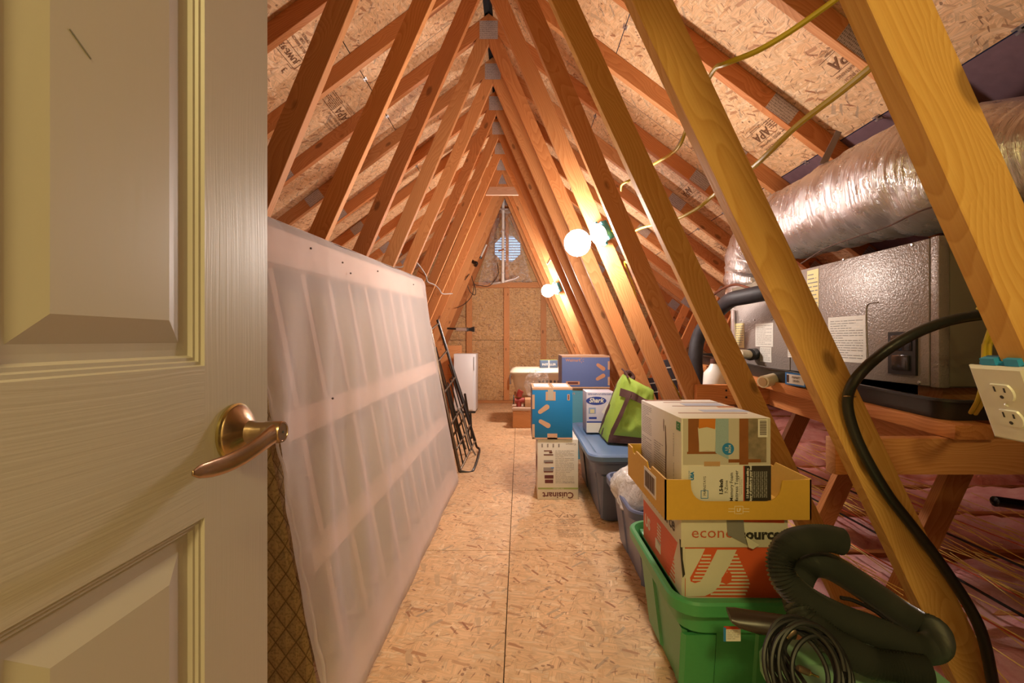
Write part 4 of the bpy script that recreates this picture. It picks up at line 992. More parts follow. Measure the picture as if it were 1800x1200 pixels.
# blue bordered label on the pan side
o = thing('blue_label', 'blue bordered white sticker on the side of the black pan', 'label', (1.104, 1.8, zt(1.8)+.03))
rect('label_border', 0, 0, .13, .050, (0, -1, 0), (0, 0, 1), (0, 0, 0), flat('label_blue', (.03, .18, .50), .5), o, .001); rect('label_face', .004, 0, .112, .038, (0, -1, 0), (0, 0, 1), (-.0012, 0, 0), lp, o, .0006)
text('PRIMARY\nDRAIN', .014, .01, .0, (0, -1, 0), (0, 0, 1), (-.002, 0, 0), M_INK, o, .0005); rect('barcode', -.045, 0, .016, .03, (0, -1, 0), (0, 0, 1), (-.002, 0, 0), M_INK, o, .0005)
# silver duct
def foilmat():
    m, n, l, b = nt('duct_foil', .27, .92, .5); b.inputs['Base Color'].default_value = (.80, .77, .78, 1)
    tc = N(n, 'ShaderNodeTexCoord')
    mp = N(n, 'ShaderNodeMapping'); mp.inputs['Scale'].default_value = (5, 70, 5); mp.inputs['Rotation'].default_value = (.25, 0, .12); l.new(tc.outputs['Object'], mp.inputs[0])
    a = N(n, 'ShaderNodeTexNoise', i_Scale=1.0, i_Detail=5.0, i_Distortion=.7, i_Roughness=.65); l.new(mp.outputs[0], a.inputs['Vector'])
    c = N(n, 'ShaderNodeTexNoise', i_Scale=16.0, i_Detail=4.0); l.new(tc.outputs['Object'], c.inputs['Vector'])
    s = math_(n, l, 'ADD', a.outputs['Fac'], math_(n, l, 'MULTIPLY', c.outputs['Fac'], .5))
    bp = N(n, 'ShaderNodeBump', i_Strength=.8, i_Distance=.012); l.new(s, bp.inputs['Height']); l.new(bp.outputs[0], b.inputs['Normal'])
    r = N(n, 'ShaderNodeMapRange', i_3=.16, i_4=.42); l.new(c.outputs['Fac'], r.inputs[0]); l.new(r.outputs[0], b.inputs['Roughness']); return m
M_FOIL = foilmat()
duct = thing('flexible_duct', 'silver foil insulated duct sagging above the air handler', 'duct', px(1520, 330, 1.9))
cen = catmull([Vector((2.12, .95, 1.27)), Vector((1.73, 1.20, 1.475)), px(1650, 308, 1.50), px(1560, 330, 1.72), px(1480, 360, 2.0), px(1418, 385, 2.3), px(1372, 402, 2.62), px(1340, 432, 2.86), px(1325, 480, 2.94), px(1318, 530, 2.96)], 14)
bm = bmesh.new(); K = len(cen); rings = []; seg = 56
t0 = (cen[1]-cen[0]).normalized(); nrm = Vector((0, 0, 1)); nrm = (nrm-t0*nrm.dot(t0)).normalized()
for i, p in enumerate(cen):
    tg = (cen[min(i+1, K-1)]-cen[max(i-1, 0)]).normalized(); nrm = (nrm-tg*nrm.dot(tg)).normalized(); bi = tg.cross(nrm); f = i/(K-1)
    R0 = .200-.012*f+.0*math.sin(f*40)
    if f > .86: R0 -= .05*(f-.86)/.14
    rg = []
    for k in range(seg):
        a = 2*PI*k/seg; dirn = nrm*math.cos(a)+bi*math.sin(a); q = p+dirn*R0
        w_ = .004*math.sin(i*1.05+a*1.0)+.010*mnoise.noise(q*7)+.006*mnoise.noise((q.x*20, q.y*45, q.z*20))
        w_ -= .014*max(0, math.sin(i*.55+a+2.2*mnoise.noise(q*3)))**8
        if abs(f-.60) < .014: w_ = -.012
        rg.append(bm.verts.new(p+dirn*(R0+w_)))
    rings.append(rg)
for A, B in zip(rings, rings[1:]):
    for k in range(seg): bm.faces.new((A[k], A[(k+1) % seg], B[(k+1) % seg], B[k]))
bm.faces.new(rings[-1]); bm.faces.new(rings[0][::-1])
attach(obj('foil_jacket', bm, M_FOIL, None, None, smooth='all'), duct)
ip = int(.60*(K-1)); tg = (cen[ip+1]-cen[ip-1]).normalized(); n1 = (Vector((0, 0, 1))-tg*tg.z).normalized(); b1_ = tg.cross(n1)
bm = bmesh.new(); prev = None
for k in range(49):
    a = 2*PI*k/48; d = n1*math.cos(a)+b1_*math.sin(a); cur = [bm.verts.new(cen[ip]+d*.197-tg*.016), bm.verts.new(cen[ip]+d*.197+tg*.016)]
    if prev: bm.faces.new((prev[0], prev[1], cur[1], cur[0]))
    prev = cur
attach(obj('zip_strap', bm, flat('grey_nylon', (.36, .35, .37), .4), None, None, smooth='all'), duct)
# hanger strap from rafter to duct
o = plate('duct_strap', [(0, 0), (.035, .0), (.10, .14), (.075, .15)], (1, 0, 0), (0, 0, 1), px(1440, 288, 2.0), flat('strap_grey', (.30, .27, .27), .5), None, .001); tag(o, 'grey hanger strap between rafter and silver duct', 'strap')
# refrigerant line
ins = flat('black_foam_tube', (.022, .019, .024), .6, 0, .4, 35)
cable('refrigerant_line', [(1365, 508, 2.12), (1345, 514, 2.15), (1310, 521, 2.25), (1285, 527, 2.35), (1266, 543, 2.5), (1245, 565, 2.55), (1228, 592, 2.6), (1222, 630, 2.6), (1226, 665, 2.6), (1240, 700, 2.6)], .040, ins, 'thick black insulated pipe bending down left of the air handler', 'pipe', 14)
cable('copper_line', [(1322, 508, 2.25), (1295, 500, 2.4), (1275, 505, 2.5), (1258, 515, 2.6), (1250, 525, 2.65)], .007, flat('dull_copper', (.25, .10, .06), .4, .7), 'thin copper line arching above the thick black pipe', 'pipe')
o = tube('duct_tape_seam', [px(1289, 545, 2.66), px(1290, 580, 2.66), px(1292, 612, 2.66)], .018, flat('foil_tape', (.72, .68, .68), .3, .7, .4, 60), None, 6, 4, flat_=.4); tag(o, 'shiny foil tape strip down the far edge of the air handler', 'tape')
# white jug and foil piece behind the third web
t = thing('white_jug', 'white plastic jug standing behind the short timber beam', 'jug', px(1256, 686, 2.4))
attach(lathe('jug_body', [(0, 0), (.055, 0), (.06, .02), (.055, .10), (.03, .13), (.02, .15), (0, .15)], Matrix.Translation(px(1256, 688, 2.4)), M_WHITEPL, None, 20), t)
attach(lathe('jug_cap', [(.0, .15), (.022, .15), (.022, .175), (0, .175)], Matrix.Translation(px(1256, 688, 2.4)), flat('brown_cap', (.10, .04, .03), .4), None, 14), t)
# black flat shutters lying between the webs
for k, (a, b_, D, lab) in enumerate((((1152, 700), (1142, 664), 3.5, 'dark slatted panel leaning behind the green bag'), ((1190, 700), (1172, 632), 3.0, 'dark slatted panel leaning between the bulb web and the third web'))):
    A, B = px(a[0], a[1], D), px(b_[0], b_[1], D); A.z -= .3; ax = (B-A).normalized()
    t = thing('slatted_panel', lab, 'panel', A)
    dkp = flat('slate_plastic', (.05, .045, .06), .5)
    L = (B-A).length; M = frame(A, ax, (1, 0, 0))
    bm = bmesh.new(); add_box(bm, 0, L, -.01, .01, -.05, .05, None, .003); attach(obj('panel_board', bm, dkp, None, M, smooth=True), t)
    for q in range(5): 
        bm = bmesh.new(); add_box(bm, L*(.30+.15*q), L*(.30+.15*q)+.008, -.014, .014, -.052, .052); attach(obj('edge_strip', bm, M_WHITEPL, None, M), t)
# black tool at the right edge
o = tube('black_torch', [px(1747, 881, 1.5), px(1760, 882, 1.5), px(1830, 892, 1.5)], .016, flat('glossy_black', (.01, .01, .012), .15), None, 12, 6, rf=lambda i, t: .010 if t < .02 else .017); tag(o, 'shiny black cylindrical torch on the pink insulation at the right edge', 'torch')
# outlet
ot = thing('wall_outlet', 'white double power outlet on the slanted web at the right edge', 'outlet', px(1778, 704, .63)); th_ = math.radians(22)
upv = Vector((-.342, 0, .94)); ot.matrix_basis = Matrix((Vector((0, -1, 0)), Vector((.94, 0, .342)), upv)).transposed().to_4x4(); ot.location = (.6985, .6385, .912)
wp = flat('outlet_white', (.72, .70, .62), .32)
bm = bmesh.new(); 
R_ = [[bm.verts.new((x*k_, y_, z*k2)) for x, z in ((-.0375, -.0575), (.0375, -.0575), (.0375, .0575), (-.0375, .0575))] for k_, k2, y_ in ((1, 1, 0), (1, 1, -.003), (.88, .93, -.0065))]
for A, B in zip(R_, R_[1:]):
    for k in range(4): bm.faces.new((A[k], A[(k+1) % 4], B[(k+1) % 4], B[k]))
bm.faces.new(R_[0]); bm.faces.new(R_[-1]); obj('cover_plate', bm, wp, ot)
for s in (1, -1):
    zc = s*.0195
    P = [(.0172*math.cos(a)*1.0, max(-.0125, min(.0125, .0172*math.sin(a)))) for a in [2*PI*k/32 for k in range(32)]]
    bm = bmesh.new(); A = [bm.verts.new((x, -.0065, zc+z)) for x, z in P]; B = [bm.verts.new((x*.94, -.0090, zc+z*.94)) for x, z in P]
    for k in range(32): bm.faces.new((A[k], A[(k+1) % 32], B[(k+1) % 32], B[k]))
    bm.faces.new(B); rc = obj('receptacle', bm, wp, ot)
    for x, h_ in ((-.0065, .008), (.0065, .0065)): box('slot', x-.0011, x+.0011, -.0094, -.0088, zc+.001, zc+.001+h_, M_BLACK, rc)
    bm = bmesh.new(); bmesh.ops.create_cone(bm, cap_ends=True, segments=14, radius1=.0026, radius2=.0026, depth=.0006); obj('slot', bm, M_BLACK, rc, Matrix.Translation((0, -.0091, zc-.0065)) @ Matrix.Rotation(PI/2, 4, 'X'))
bm = bmesh.new(); bmesh.ops.create_uvsphere(bm, u_segments=10, v_segments=6, radius=.003); obj('cover_screw', bm, wp, ot, Matrix.Translation((0, -.0065, 0)))
bb = flat('blue_outlet_box', (.03, .30, .60), .45)
box('outlet_box', -.028, .028, .002, .018, -.045, .062, bb, ot, bev=.003)
box('box_tab', -.02, .0, -.002, .012, .058, .068, bb, ot); box('box_tab', .012, .03, -.002, .012, .058, .068, bb, ot)
# ================================================================ totes and boxes
FR = dict(right=(1, 0, 0), up=(0, 0, 1)); 
def tote(label, x0, x1, y0, y1, h, col, lid=None, fill=False, ribs=True):
    w, d = x1-x0, y1-y0
    t = thing('storage_tote', label, 'storage tote', ((x0+x1)/2, (y0+y1)/2, .001)); m = flat('tote_plastic_%02x%02x%02x' % tuple(int(v*255) for v in col), col, .38, 0, .06, 120, .04)
    X, Y = w/2, d/2
    ringbody('tub', -X, X, -Y, Y, [(.085, 0), (.075, .006), (.045, h*.72), (.030, h*.735), (.026, h-.035), (.0, h-.034), (-.001, h-.006), (.004, h), (.014, h), (.020, h-.008), (.034, h-.04), (.09, .012)], .07, m, t)
    if ribs:
        def rib(px_, side, wd):
            # flat raised panel following the taper
            bm = bmesh.new(); z0_, z1_ = .02, h*.70; i0, i1 = .074, .047
            for (z, ins) in ((z0_, i0), (z1_, i1)):
                pass
            def P(u, z, out):
                ins = i0+(i1-i0)*(z-z0_)/(z1_-z0_)-out
                return (px_+u, -Y+ins, z) if side == 'f' else (-X+ins, px_+u, z)
            a = [bm.verts.new(P(u, z, .008)) for u, z in ((-wd/2, z0_), (wd/2, z0_), (wd/2, z1_), (-wd/2, z1_))]; b = [bm.verts.new(P(u*1.0, z, -.004)) for u, z in ((-wd/2-.01, z0_), (wd/2+.01, z0_), (wd/2+.01, z1_), (-wd/2-.01, z1_))]
            bm.faces.new(a)
            for k in range(4): bm.faces.new((a[k], a[(k+1) % 4], b[(k+1) % 4], b[k]))
            obj('rib_panel', bm, m, t)
        for q in (-.27, .27): rib(q*w, 'f', w*.22)
        for q in (-.25, .25): rib(q*d, 's', d*.24)
    if lid is not None:
        lm = flat('lid_plastic_%02x%02x%02x' % tuple(int(v*255) for v in lid), lid, .35, 0, .05, 100, .04)
        ringbody('lid', -X-.012, X+.012, -Y-.012, Y+.012, [(.006, h-.022), (.0, h-.020), (-.001, h+.004), (.006, h+.012), (.035, h+.013), (.052, h+.006), (.060, h-.003), (.075, h-.004)], .08, lm, t)
        for s_ in (-1, 1):
            P = [Vector((X*.28*math.cos(a), s_*(Y+.005)-s_*.02+s_*.020*math.sin(a), h+.010)) for a in [PI*k/10 for k in range(11)]]
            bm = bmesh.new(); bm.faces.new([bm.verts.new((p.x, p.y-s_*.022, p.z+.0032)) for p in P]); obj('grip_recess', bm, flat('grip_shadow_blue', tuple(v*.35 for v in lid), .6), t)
    return t
GREEN = (.055, .30, .10)
# near totes
TZ = .345
tote('green storage tote holding the red and white paper box', .388, .735, 1.118, 1.640, TZ, (.06, .31, .11))
t1_ = bpy.data.objects['storage_tote']; box('inner_lid', -.135, .135, -.22, .22, TZ-.028, TZ-.0145, flat('lid_green', (.10, .34, .15), .4), t1_, bev=.004)
tt2 = tote('green lidded storage tote nearest the camera under the black hose', .515, .83, .44, .99, .325, (.055, .29, .10), (.22, .42, .24))
tb2 = tote('blue storage tote wrapped in clear plastic beside the green tote', .43, .98, 1.72, 2.28, .335, (.11, .14, .25))
tb1 = tote('lidded blue storage tote under the lime green bag', .385, .98, 2.40, 3.36, .372, (.105, .125, .20), (.12, .20, .36))
TB1 = .372+.010
def carton(name, label, x, y, z, w, d, h, mat, rz=0, flaps=True, cat='box', group=None, flapmat=None):
    t = thing(name, label, cat, (x, y, z), rz, group)
    if flaps:
        box('carton', -w/2, w/2, -d/2, d/2, 0, h-.004, mat, t, bev=.002)
        fm = flapmat or mat
        for s in (-1, 1):
            bm = bmesh.new(); add_box(bm, (-w/2 if s < 0 else .0015), (-.0015 if s < 0 else w/2), -d/2+.001, d/2-.001, 0, .0035)
            obj('flap', bm, fm, t, Matrix.Translation((0, 0, h-.004)) @ Matrix.Rotation(s*.006, 4, 'Y'))
    else: box('carton', -w/2, w/2, -d/2, d/2, 0, h, mat, t, bev=.002)
    return t
RT, UPV, LT = (1, 0, 0), (0, 0, 1), (0, -1, 0)
tan = flat('printed_tan', (.62, .38, .24), .75); orange = flat('printed_orange', (.62, .30, .16), .7)
bluep = flat('bright_blue_card', (.005, .20, .50), .55, 0, .05, 90, .03); purp = flat('dusty_blue_card', (.13, .19, .45), .6, 0, .05, 90, .03); turq = flat('turquoise_card', (.09, .33, .46), .6, 0, .05, 90, .03)
# grinder box (upside down)
D = 2.82; w = .255; h = .376
c = carton('appliance_box', 'white kitchen appliance box standing upside down under the bright blue box', .114+w/2+.0, D+.16, .001, w, .32, h, M_WHITECARD, 0, False)
O = (0, -.16, 0)
def fx(x, y, x0, x1, y0, y1, w, h): return ((x-x0)/(x1-x0)*w-w/2, (y1-y)/(y1-y0)*h)
f = lambda x, y: fx(x, y, 945, 1016, 772, 878, w, h)
mar = flat('printed_maroon', (.13, .03, .03), .7); olive = flat('printed_olive', (.30, .36, .10), .7); grey = flat('printed_grey', (.30, .27, .26), .8)
u, v = f(981, 870); text('Cuisinart', .054, u, v, RT, UPV, O, mar, c, rot=PI, bold=.0012, sx=.98)
u, v = f(981, 858.5); rect('green_band', u, v, w*.99, .010, RT, UPV, O, olive, c); text('Elite Collection', .011, u, v, RT, UPV, O, M_WHITECARD, c, .0012, rot=PI)
u, v = f(1000, 848); text('Grinder Elite', .014, u, v, RT, UPV, O, grey, c, rot=PI)
u, v = f(1003, 780); text('Cuisinart', .017, u, v, RT, UPV, O, mar, c, rot=PI)
for (x, y, ww, hh, mt) in ((965, 846, .052, .022, mar), (965, 838, .056, .022, mar), (964, 825, .062, .026, grey), (964, 829, .058, .008, mar), (964, 811, .060, .018, grey), (965, 813, .05, .006, mar), (964, 799, .06, .007, mar), (963, 792, .05, .006, mar), (968, 795, .02, .01, mar), (971, 822, .02, .006, flat('printed_blue', (.05, .2, .6), .6))):
    u, v = f(x, y); rect('product_picture', u, v, ww, hh, RT, UPV, O, mt, c, .0006 if mt is grey else .0008)
u, v = f(976, 850); lines_block('fine_print', u, v, w*.46, h*.56, 22, RT, UPV, O, grey, c, seed=4, fill=.22)
u, v = f(953, 786); 
for k in range(4): rect('small_icon', u+k*.035, v+.012, .009, .022, RT, UPV, O, grey, c)
rect('side_print', .0, .20, .16, .10, LT, UPV, (-w/2, 0, 0), mar, c)
# bright blue shipping box on top
D = 2.82; w = .253; h = .322
c = carton('shipping_box', 'bright blue cardboard box standing on the white appliance box', .079+w/2+.001, D+.16, .379, w, .33, h, bluep, 0, True, flapmat=M_CARD)
O = (0, -.165, 0); f = lambda x, y: fx(x, y, 935, 1005, 681, 769, w, h)
for x, y, a in ((955, 717.5, .62), (956.5, 742, -.52)):
    u, v = f(x, y); plate('spark_ray', stadium(u, v, .082, .032, a), RT, UPV, O, tan, c)
u, v = f(967, 695); rect('tape_patch', u, v, .062, .056, RT, UPV, O, tan, c); u, v = f(970, 764); rect('tape_patch', u, v, .062, .036, RT, UPV, O, tan, c)
u, v = f(967, 693); rect('clear_tape', u, v, .034, .066, RT, UPV, O, flat('tape_grey', (.5, .45, .38), .3), c, .0012)
u, v = f(998, 697); rect('barcode_patch', u, v, .015, .038, RT, UPV, O, tan, c); rect('barcode', u, v, .006, .03, RT, UPV, O, mar, c, .0012)
rect('edge_print', 0, h-.006, w, .012, RT, UPV, O, tan, c); rect('edge_print', 0, .006, w, .010, RT, UPV, O, tan, c)
rect('edge_print', -w/2+.008, .235, .016, .09, RT, UPV, O, tan, c); rect('edge_print', -w/2+.008, .05, .016, .09, RT, UPV, O, tan, c)
for s_ in (-1, 1): rect('printed_label', s_*w*.25, 0, w*.38, .2, RT, (0, 1, 0), (0, 0, h+.0005), flat('label_pale_blue', (.42, .52, .66), .6), c)
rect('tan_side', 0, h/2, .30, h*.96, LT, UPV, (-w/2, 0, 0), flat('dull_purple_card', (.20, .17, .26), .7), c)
# dusty blue box on the turquoise one
D = 3.75; w = .398; h = .272; z0 = px(0, 682, D).z
c2h = z0-.002
ct = carton('shipping_box', 'turquoise cardboard box under the dusty blue box, partly hidden by the tote', px(1026, 0, D+.02).x, D+.17, .001, .38, .30, c2h, turq, 0, True, flapmat=M_CARD)
O = (0, -.15, 0); rect('barcode_patch', -.16, px(0, 733, D).z, .06, .028, RT, UPV, O, orange, ct); text('Walmart', .032, -.13, px(0, 692, D).z, RT, UPV, O, orange, ct); rect('edge_print', 0, c2h-.012, .38, .014, RT, UPV, O, tan, ct)
rect('barcode', -.16, px(0, 733, D).z, .04, .018, RT, UPV, O, mar, ct, .0012)
c = carton('shipping_box', 'dusty blue cardboard box on top of the turquoise box, highest of the stack', px(1029.5, 0, D).x, D+.16, z0, w, .34, h, purp, 0, True, flapmat=M_CARD)
O = (0, -.17, 0); f = lambda x, y: fx(x, y, 988, 1071, 623, 682, w, h)
for x, y, a in ((1055.5, 643.5, -.62), (1055, 662, .52)):
    u, v = f(x, y); plate('spark_ray', stadium(u, v, .086, .034, a+ (PI if 0 else 0)), RT, UPV, O, orange, c)
u, v = f(1007, 631.5); text('Walmart', .034, u, v, RT, UPV, O, orange, c, bold=.0006)
u, v = f(1022, 631.5)
for k in range(6): a = k*PI/3+PI/6; rect('small_spark', u+.016*math.cos(a), v+.016*math.sin(a), .012, .004, RT, UPV, O, orange, c, rot=a)
u, v = f(1007, 672.5); rect('barcode_patch', u, v, .115, .030, RT, UPV, O, orange, c); rect('barcode', u, v, .085, .016, RT, UPV, O, mar, c, .0012)
rect('edge_print', 0, h-.008, w, .014, RT, UPV, O, tan, c); rect('edge_print', 0, .006, w, .012, RT, UPV, O, tan, c); rect('edge_print', w/2-.008, .19, .016, .07, RT, UPV, O, tan, c); rect('edge_print', w/2-.008, .06, .016, .07, RT, UPV, O, tan, c)
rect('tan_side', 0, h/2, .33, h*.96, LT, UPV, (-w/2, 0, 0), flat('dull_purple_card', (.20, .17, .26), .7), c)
# steam mop box on the tote
D = 3.0; x0, x1 = px(1031, 0, D).x, px(1080, 0, D).x; w = x1-x0; zb0 = TB1; h = px(0, 689, D).z-zb0
c = carton('small_appliance_box', 'white and purple boxed appliance on the blue tote behind the green bag', (x0+x1)/2, D+.09, zb0, w, .18, h, flat('lavender_card', (.55, .52, .60), .5, 0, .05, 90, .03), 0, False)
O = (0, -.09, 0); f = lambda x, y: fx(x, y, 1031, 1080, 689, 755, w, h); navy = flat('printed_navy', (.025, .05, .28), .5)
u, v = f(1048, 703); P = [(u+.068*math.cos(a), v+.028*math.sin(a)) for a in [2*PI*k/24 for k in range(24)]]; plate('logo_oval', P, RT, UPV, O, navy, c); text('Shark', .042, u, v+.002, RT, UPV, O, M_WHITECARD, c, .0018, bold=.0012, shear=.2)
rect('bottom_carton', 0, h*.13, w, h*.25, RT, UPV, O, M_WHITECARD, c, .0006); u, v = f(1055, 737.5); rect('navy_stripe', 0, v, w*.98, .010, RT, UPV, O, navy, c)
u, v = f(1041, 719); rect('picture_frame', u, v, .048, .040, RT, UPV, O, flat('picture_blue', (.25, .32, .5), .6), c); rect('picture', u, v-.004, .028, .026, RT, UPV, O, flat('picture_cream', (.6, .52, .3), .6), c, .0014)
u, v = f(1042, 731); rect('word_block', u, v, .052, .014, RT, UPV, O, navy, c); u, v = f(1068, 718); rect('pad_picture', u, v, .05, .07, RT, UPV, O, M_WHITECARD, c, rot=-.6)
u, v = f(1055, 692.5); lines_block('fine_print', -w*.45, v-.006, w*.9, .014, 2, RT, UPV, O, navy, c, seed=8)
# lime green bag
lime = flat('lime_canvas', (.27, .40, .05), .75, 0, .25, 90, .06); brn = flat('brown_webbing', (.075, .03, .025), .8, 0, .3, 120)
bag = thing('tote_bag', 'lime green fabric bag with brown straps on the lidded blue tote', 'bag', (.62, 2.75, TB1))
A = {'bl': px(1068, 777, 2.70), 'br': px(1152, 772, 2.62), 'tl': px(1095, 657, 2.70), 'tr': px(1149, 686, 2.60)}
for k_ in ('bl', 'br'): A[k_].z = TB1+.004
LB, LTp = px(1052, 752, 2.98), px(1087, 668, 2.86); LB.z = TB1+.01
def quadgrid(name, q, mat, nu, nv, bulge, nrmv, seed, par, wr=.004):
    bm = bmesh.new(); G = []
    for j in range(nv+1):
        r = []
        for i in range(nu+1):
            u, v = i/nu, j/nv; p = (q[0]*(1-u)+q[1]*u)*(1-v)+(q[3]*(1-u)+q[2]*u)*v
            b_ = bulge*(math.sin(PI*u)*math.sin(PI*v))**.6 if 0 < u < 1 and 0 < v < 1 else 0
            edge = min(1, 8*min(u, 1-u))*min(1, 8*min(v, 1-v))
            p = p+nrmv*(b_+wr*2.2*mnoise.noise((u*3.5+seed, v*3.5, seed))*edge+wr*mnoise.noise((u*9+seed, v*7, seed))*edge)
            r.append(bm.verts.new(p))
        G.append(r)
    for j in range(nv):
        for i in range(nu): bm.faces.new((G[j][i], G[j][i+1], G[j+1][i+1], G[j+1][i]))
    return attach(obj(name, bm, mat, None, None, smooth='all'), par)
fn = Vector((-.05, -1, .12)).normalized(); ln_ = Vector((-.9, -.4, .1)).normalized(); back = Vector((.03, .22, 0))
def mixq(a, b, t): return a*(1-t)+b*t
v1, v2, v3 = .115, .72, .86
BL, BR, TL_, TR_ = A['bl'], A['br'], A['tl'], A['tr']
def L_(v): return mixq(BL, TL_, v)
def R_2(v): return mixq(BR, TR_, v)
quadgrid('front_lower', (BL, BR, R_2(v1), L_(v1)), brn, 10, 4, .002, fn, 1, bag, .002)
quadgrid('front_panel', (L_(v1), R_2(v1), TR_, TL_), lime, 30, 30, .030, fn, 2, bag, .007)
quadgrid('side_panel', (LB, BL, TL_, LTp), lime, 10, 20, .012, ln_, 3, bag, .005)
quadgrid('side_trim', (LB, mixq(LB, BL, .55), mixq(LTp, TL_, .25), LTp), brn, 6, 20, .014, ln_, 4, bag, .004)
quadgrid('back_panel', (BR+back, LB, LTp, TR_+back), lime, 10, 10, .0, -fn, 5, bag, .004)
quadgrid('right_panel', (BR, BR+back, TR_+back, TR_), lime, 6, 10, .0, Vector((1, 0, 0)), 6, bag, .004)
quadgrid('top_lining', (TL_-Vector((0, 0, .01)), TR_-Vector((0, 0, .01)), TR_+back-Vector((0, 0, .02)), LTp), brn, 8, 6, -.02, Vector((0, 0, 1)), 7, bag, .01)
def onfront(u, v, off=.016):
    p = mixq(L_(v), R_2(v), u); vv = (v-v1)/(1-v1)
    b_ = .030*(math.sin(PI*min(1, max(0, u)))*math.sin(PI*min(1, max(0, vv))))**.6 if 0 < u < 1 and 0 < vv < 1 else 0
    edge = min(1, 8*min(u, 1-u))*min(1, 8*min(vv, 1-vv))
    return p+fn*(b_+off+.007*2.2*mnoise.noise((u*3.5+2, vv*3.5, 2))*edge+.007*mnoise.noise((u*9+2, vv*7, 2))*edge)
def strip(name, pts, hw, mat):
    bm = bmesh.new(); prev = None; dense = []
    for (a, b_) in zip(pts, pts[1:]):
        for k in range(12): dense.append((a[0]+(b_[0]-a[0])*k/12, a[1]+(b_[1]-a[1])*k/12))
    dense.append(pts[-1])
    for i, (u, v) in enumerate(dense):
        a = dense[max(0, i-1)]; b_ = dense[min(len(dense)-1, i+1)]; du, dv = (b_[0]-a[0])*.27, (b_[1]-a[1])*.36; L = math.hypot(du, dv); nx, ny = -dv/L, du/L
        cur = [bm.verts.new(onfront(min(.999, max(.001, u+s*hw*nx/.27)), min(.999, max(v1*.2, v+s*hw*ny/.36)))) for s in (-1, 1)]
        if prev: bm.faces.new((prev[0], prev[1], cur[1], cur[0]))
        prev = cur
    attach(obj(name, bm, mat, None, None, smooth='all'), bag)
strip('band', [(.01, .74), (.35, .75), (.7, .72), (.99, .735)], .020, brn)
strip('webbing_strap', [(.02, .10), (.14, .42), (.27, .78)], .013, brn)
tube('zip_pull', [px(1093, 648, 2.7), px(1100, 655, 2.68), px(1104, 664, 2.66)], .006, brn, bag, 6, 4)
tube('rolled_handle', [px(1100, 656, 2.72), px(1106, 655, 2.74), px(1112, 662, 2.74), px(1110, 668, 2.72)], .016, brn, bag, 8, 5)
# paper box on the green tote
w, d, h = .268, .36, .212; X0 = px(1199, 0, 1.165).x; ez = .332
pb = carton('paper_box', 'red and white copy paper box standing in the green tote', X0+w/2, 1.165+d/2, ez, w, d, h-.008, flat('cream_card', (.60, .57, .45), .65, 0, .08, 90, .03), 0, False)
redc = flat('printed_vermilion', (.62, .10, .03), .55, 0, .05, 90); cream = flat('printed_cream', (.62, .60, .47), .6); blk = flat('printed_black', (.03, .025, .02), .6)
pc = MATS['cream_card']
LZ = .134
box('lid', -w/2-.004, w/2+.004, -d/2-.004, d/2+.004, LZ, h, pc, pb, bev=.0015)
O = (0, -d/2, 0); OL = (0, -d/2-.004, 0); f = lambda x, y: fx(x, y, 1199, 1385, 909, 1056, w, h)
def fp(L): return [f(*p) for p in L]
plate('red_field', fp([(1204, 953), (1383, 956), (1383, 1055), (1204, 1052)]), RT, UPV, O, redc, pb, .0006)
plate('white_corner', fp([(1204, 966), (1222, 966), (1214, 1000), (1204, 1020), (1204, 1052)][::-1]), RT, UPV, O, cream, pb, .0012)
plate('white_swoosh', fp([(1205, 966), (1240, 966), (1232, 984), (1222, 1002), (1213, 1018), (1214, 1025), (1222, 1028), (1232, 1025), (1240, 1012), (1262, 968), (1297, 968), (1284, 996), (1272, 1016), (1266, 1032), (1255, 1044), (1240, 1051), (1205, 1052)][::-1]), RT, UPV, O, cream, pb, .0010)
for k in range(8):
    y = 977+k*6.3; a, b_ = 1232-(y-977)*.42, 1246+min(0, 0)-(y-977)*.10
    plate('stripe', fp([(a+4, y+2.6), (min(b_+5, 1262-(y-968)*.47), y+2.6), (min(b_+5, 1262-(y-968)*.47), y), (a+4, y)]), RT, UPV, O, redc if k % 1 else cream, pb, .0009)
for k in range(12):
    y = 976+k*6.4; lft = 1291-(y-976)*.40 if y < 1026 else 1268-(y-1026)*.9; rgt = min(1321, 1299+(y-976)*.46) if y < 1030 else 1321-(y-1030)*.45
    plate('stripe', fp([(lft, y+3.0), (rgt, y+3.0), (rgt-1, y), (lft+1, y)]), RT, UPV, O, cream, pb, .0009)
plate('red_drop', fp([(1283, 1006), (1288, 1012), (1287, 1026), (1278, 1030), (1269, 1026), (1270, 1018)][::-1]), RT, UPV, O, redc, pb, .0014)
f2 = f
u, v = f2(1253, 937); text('econo', .040, u, v, RT, UPV, OL, flat('printed_brick', (.50, .10, .04), .6), pb, sx=1.12)
u, v = f2(1338, 940); text('source', .036, u, v, RT, UPV, OL, blk, pb, bold=.0016, sx=1.06)
plate('red_strip', fp([(1305, 910), (1381, 912), (1381, 919), (1305, 917)][::-1]), RT, UPV, OL, redc, pb, .0008)
tp = flat('grey_duct_tape', (.27, .26, .24), .35, .2, .3, 60)
plate('duct_tape', fp([(1277, 909), (1307, 909), (1310, 945), (1322, 962), (1311, 956), (1279, 940)][::-1]), RT, UPV, OL, tp, pb, .0025)
plate('tape_tail', fp([(1309, 940), (1333, 956), (1322, 963), (1314, 960)][::-1]), RT, UPV, (0, -d/2-.012, 0), cream, pb, .001)
plate('torn_edge', fp([(1194, 949), (1199, 951), (1200, 985), (1204, 1012), (1200, 1018), (1197, 990)][::-1]), RT, UPV, O, blk, pb, .0016)
LO = (-w/2, 0, 0); LOL = (-w/2-.004, 0, 0)
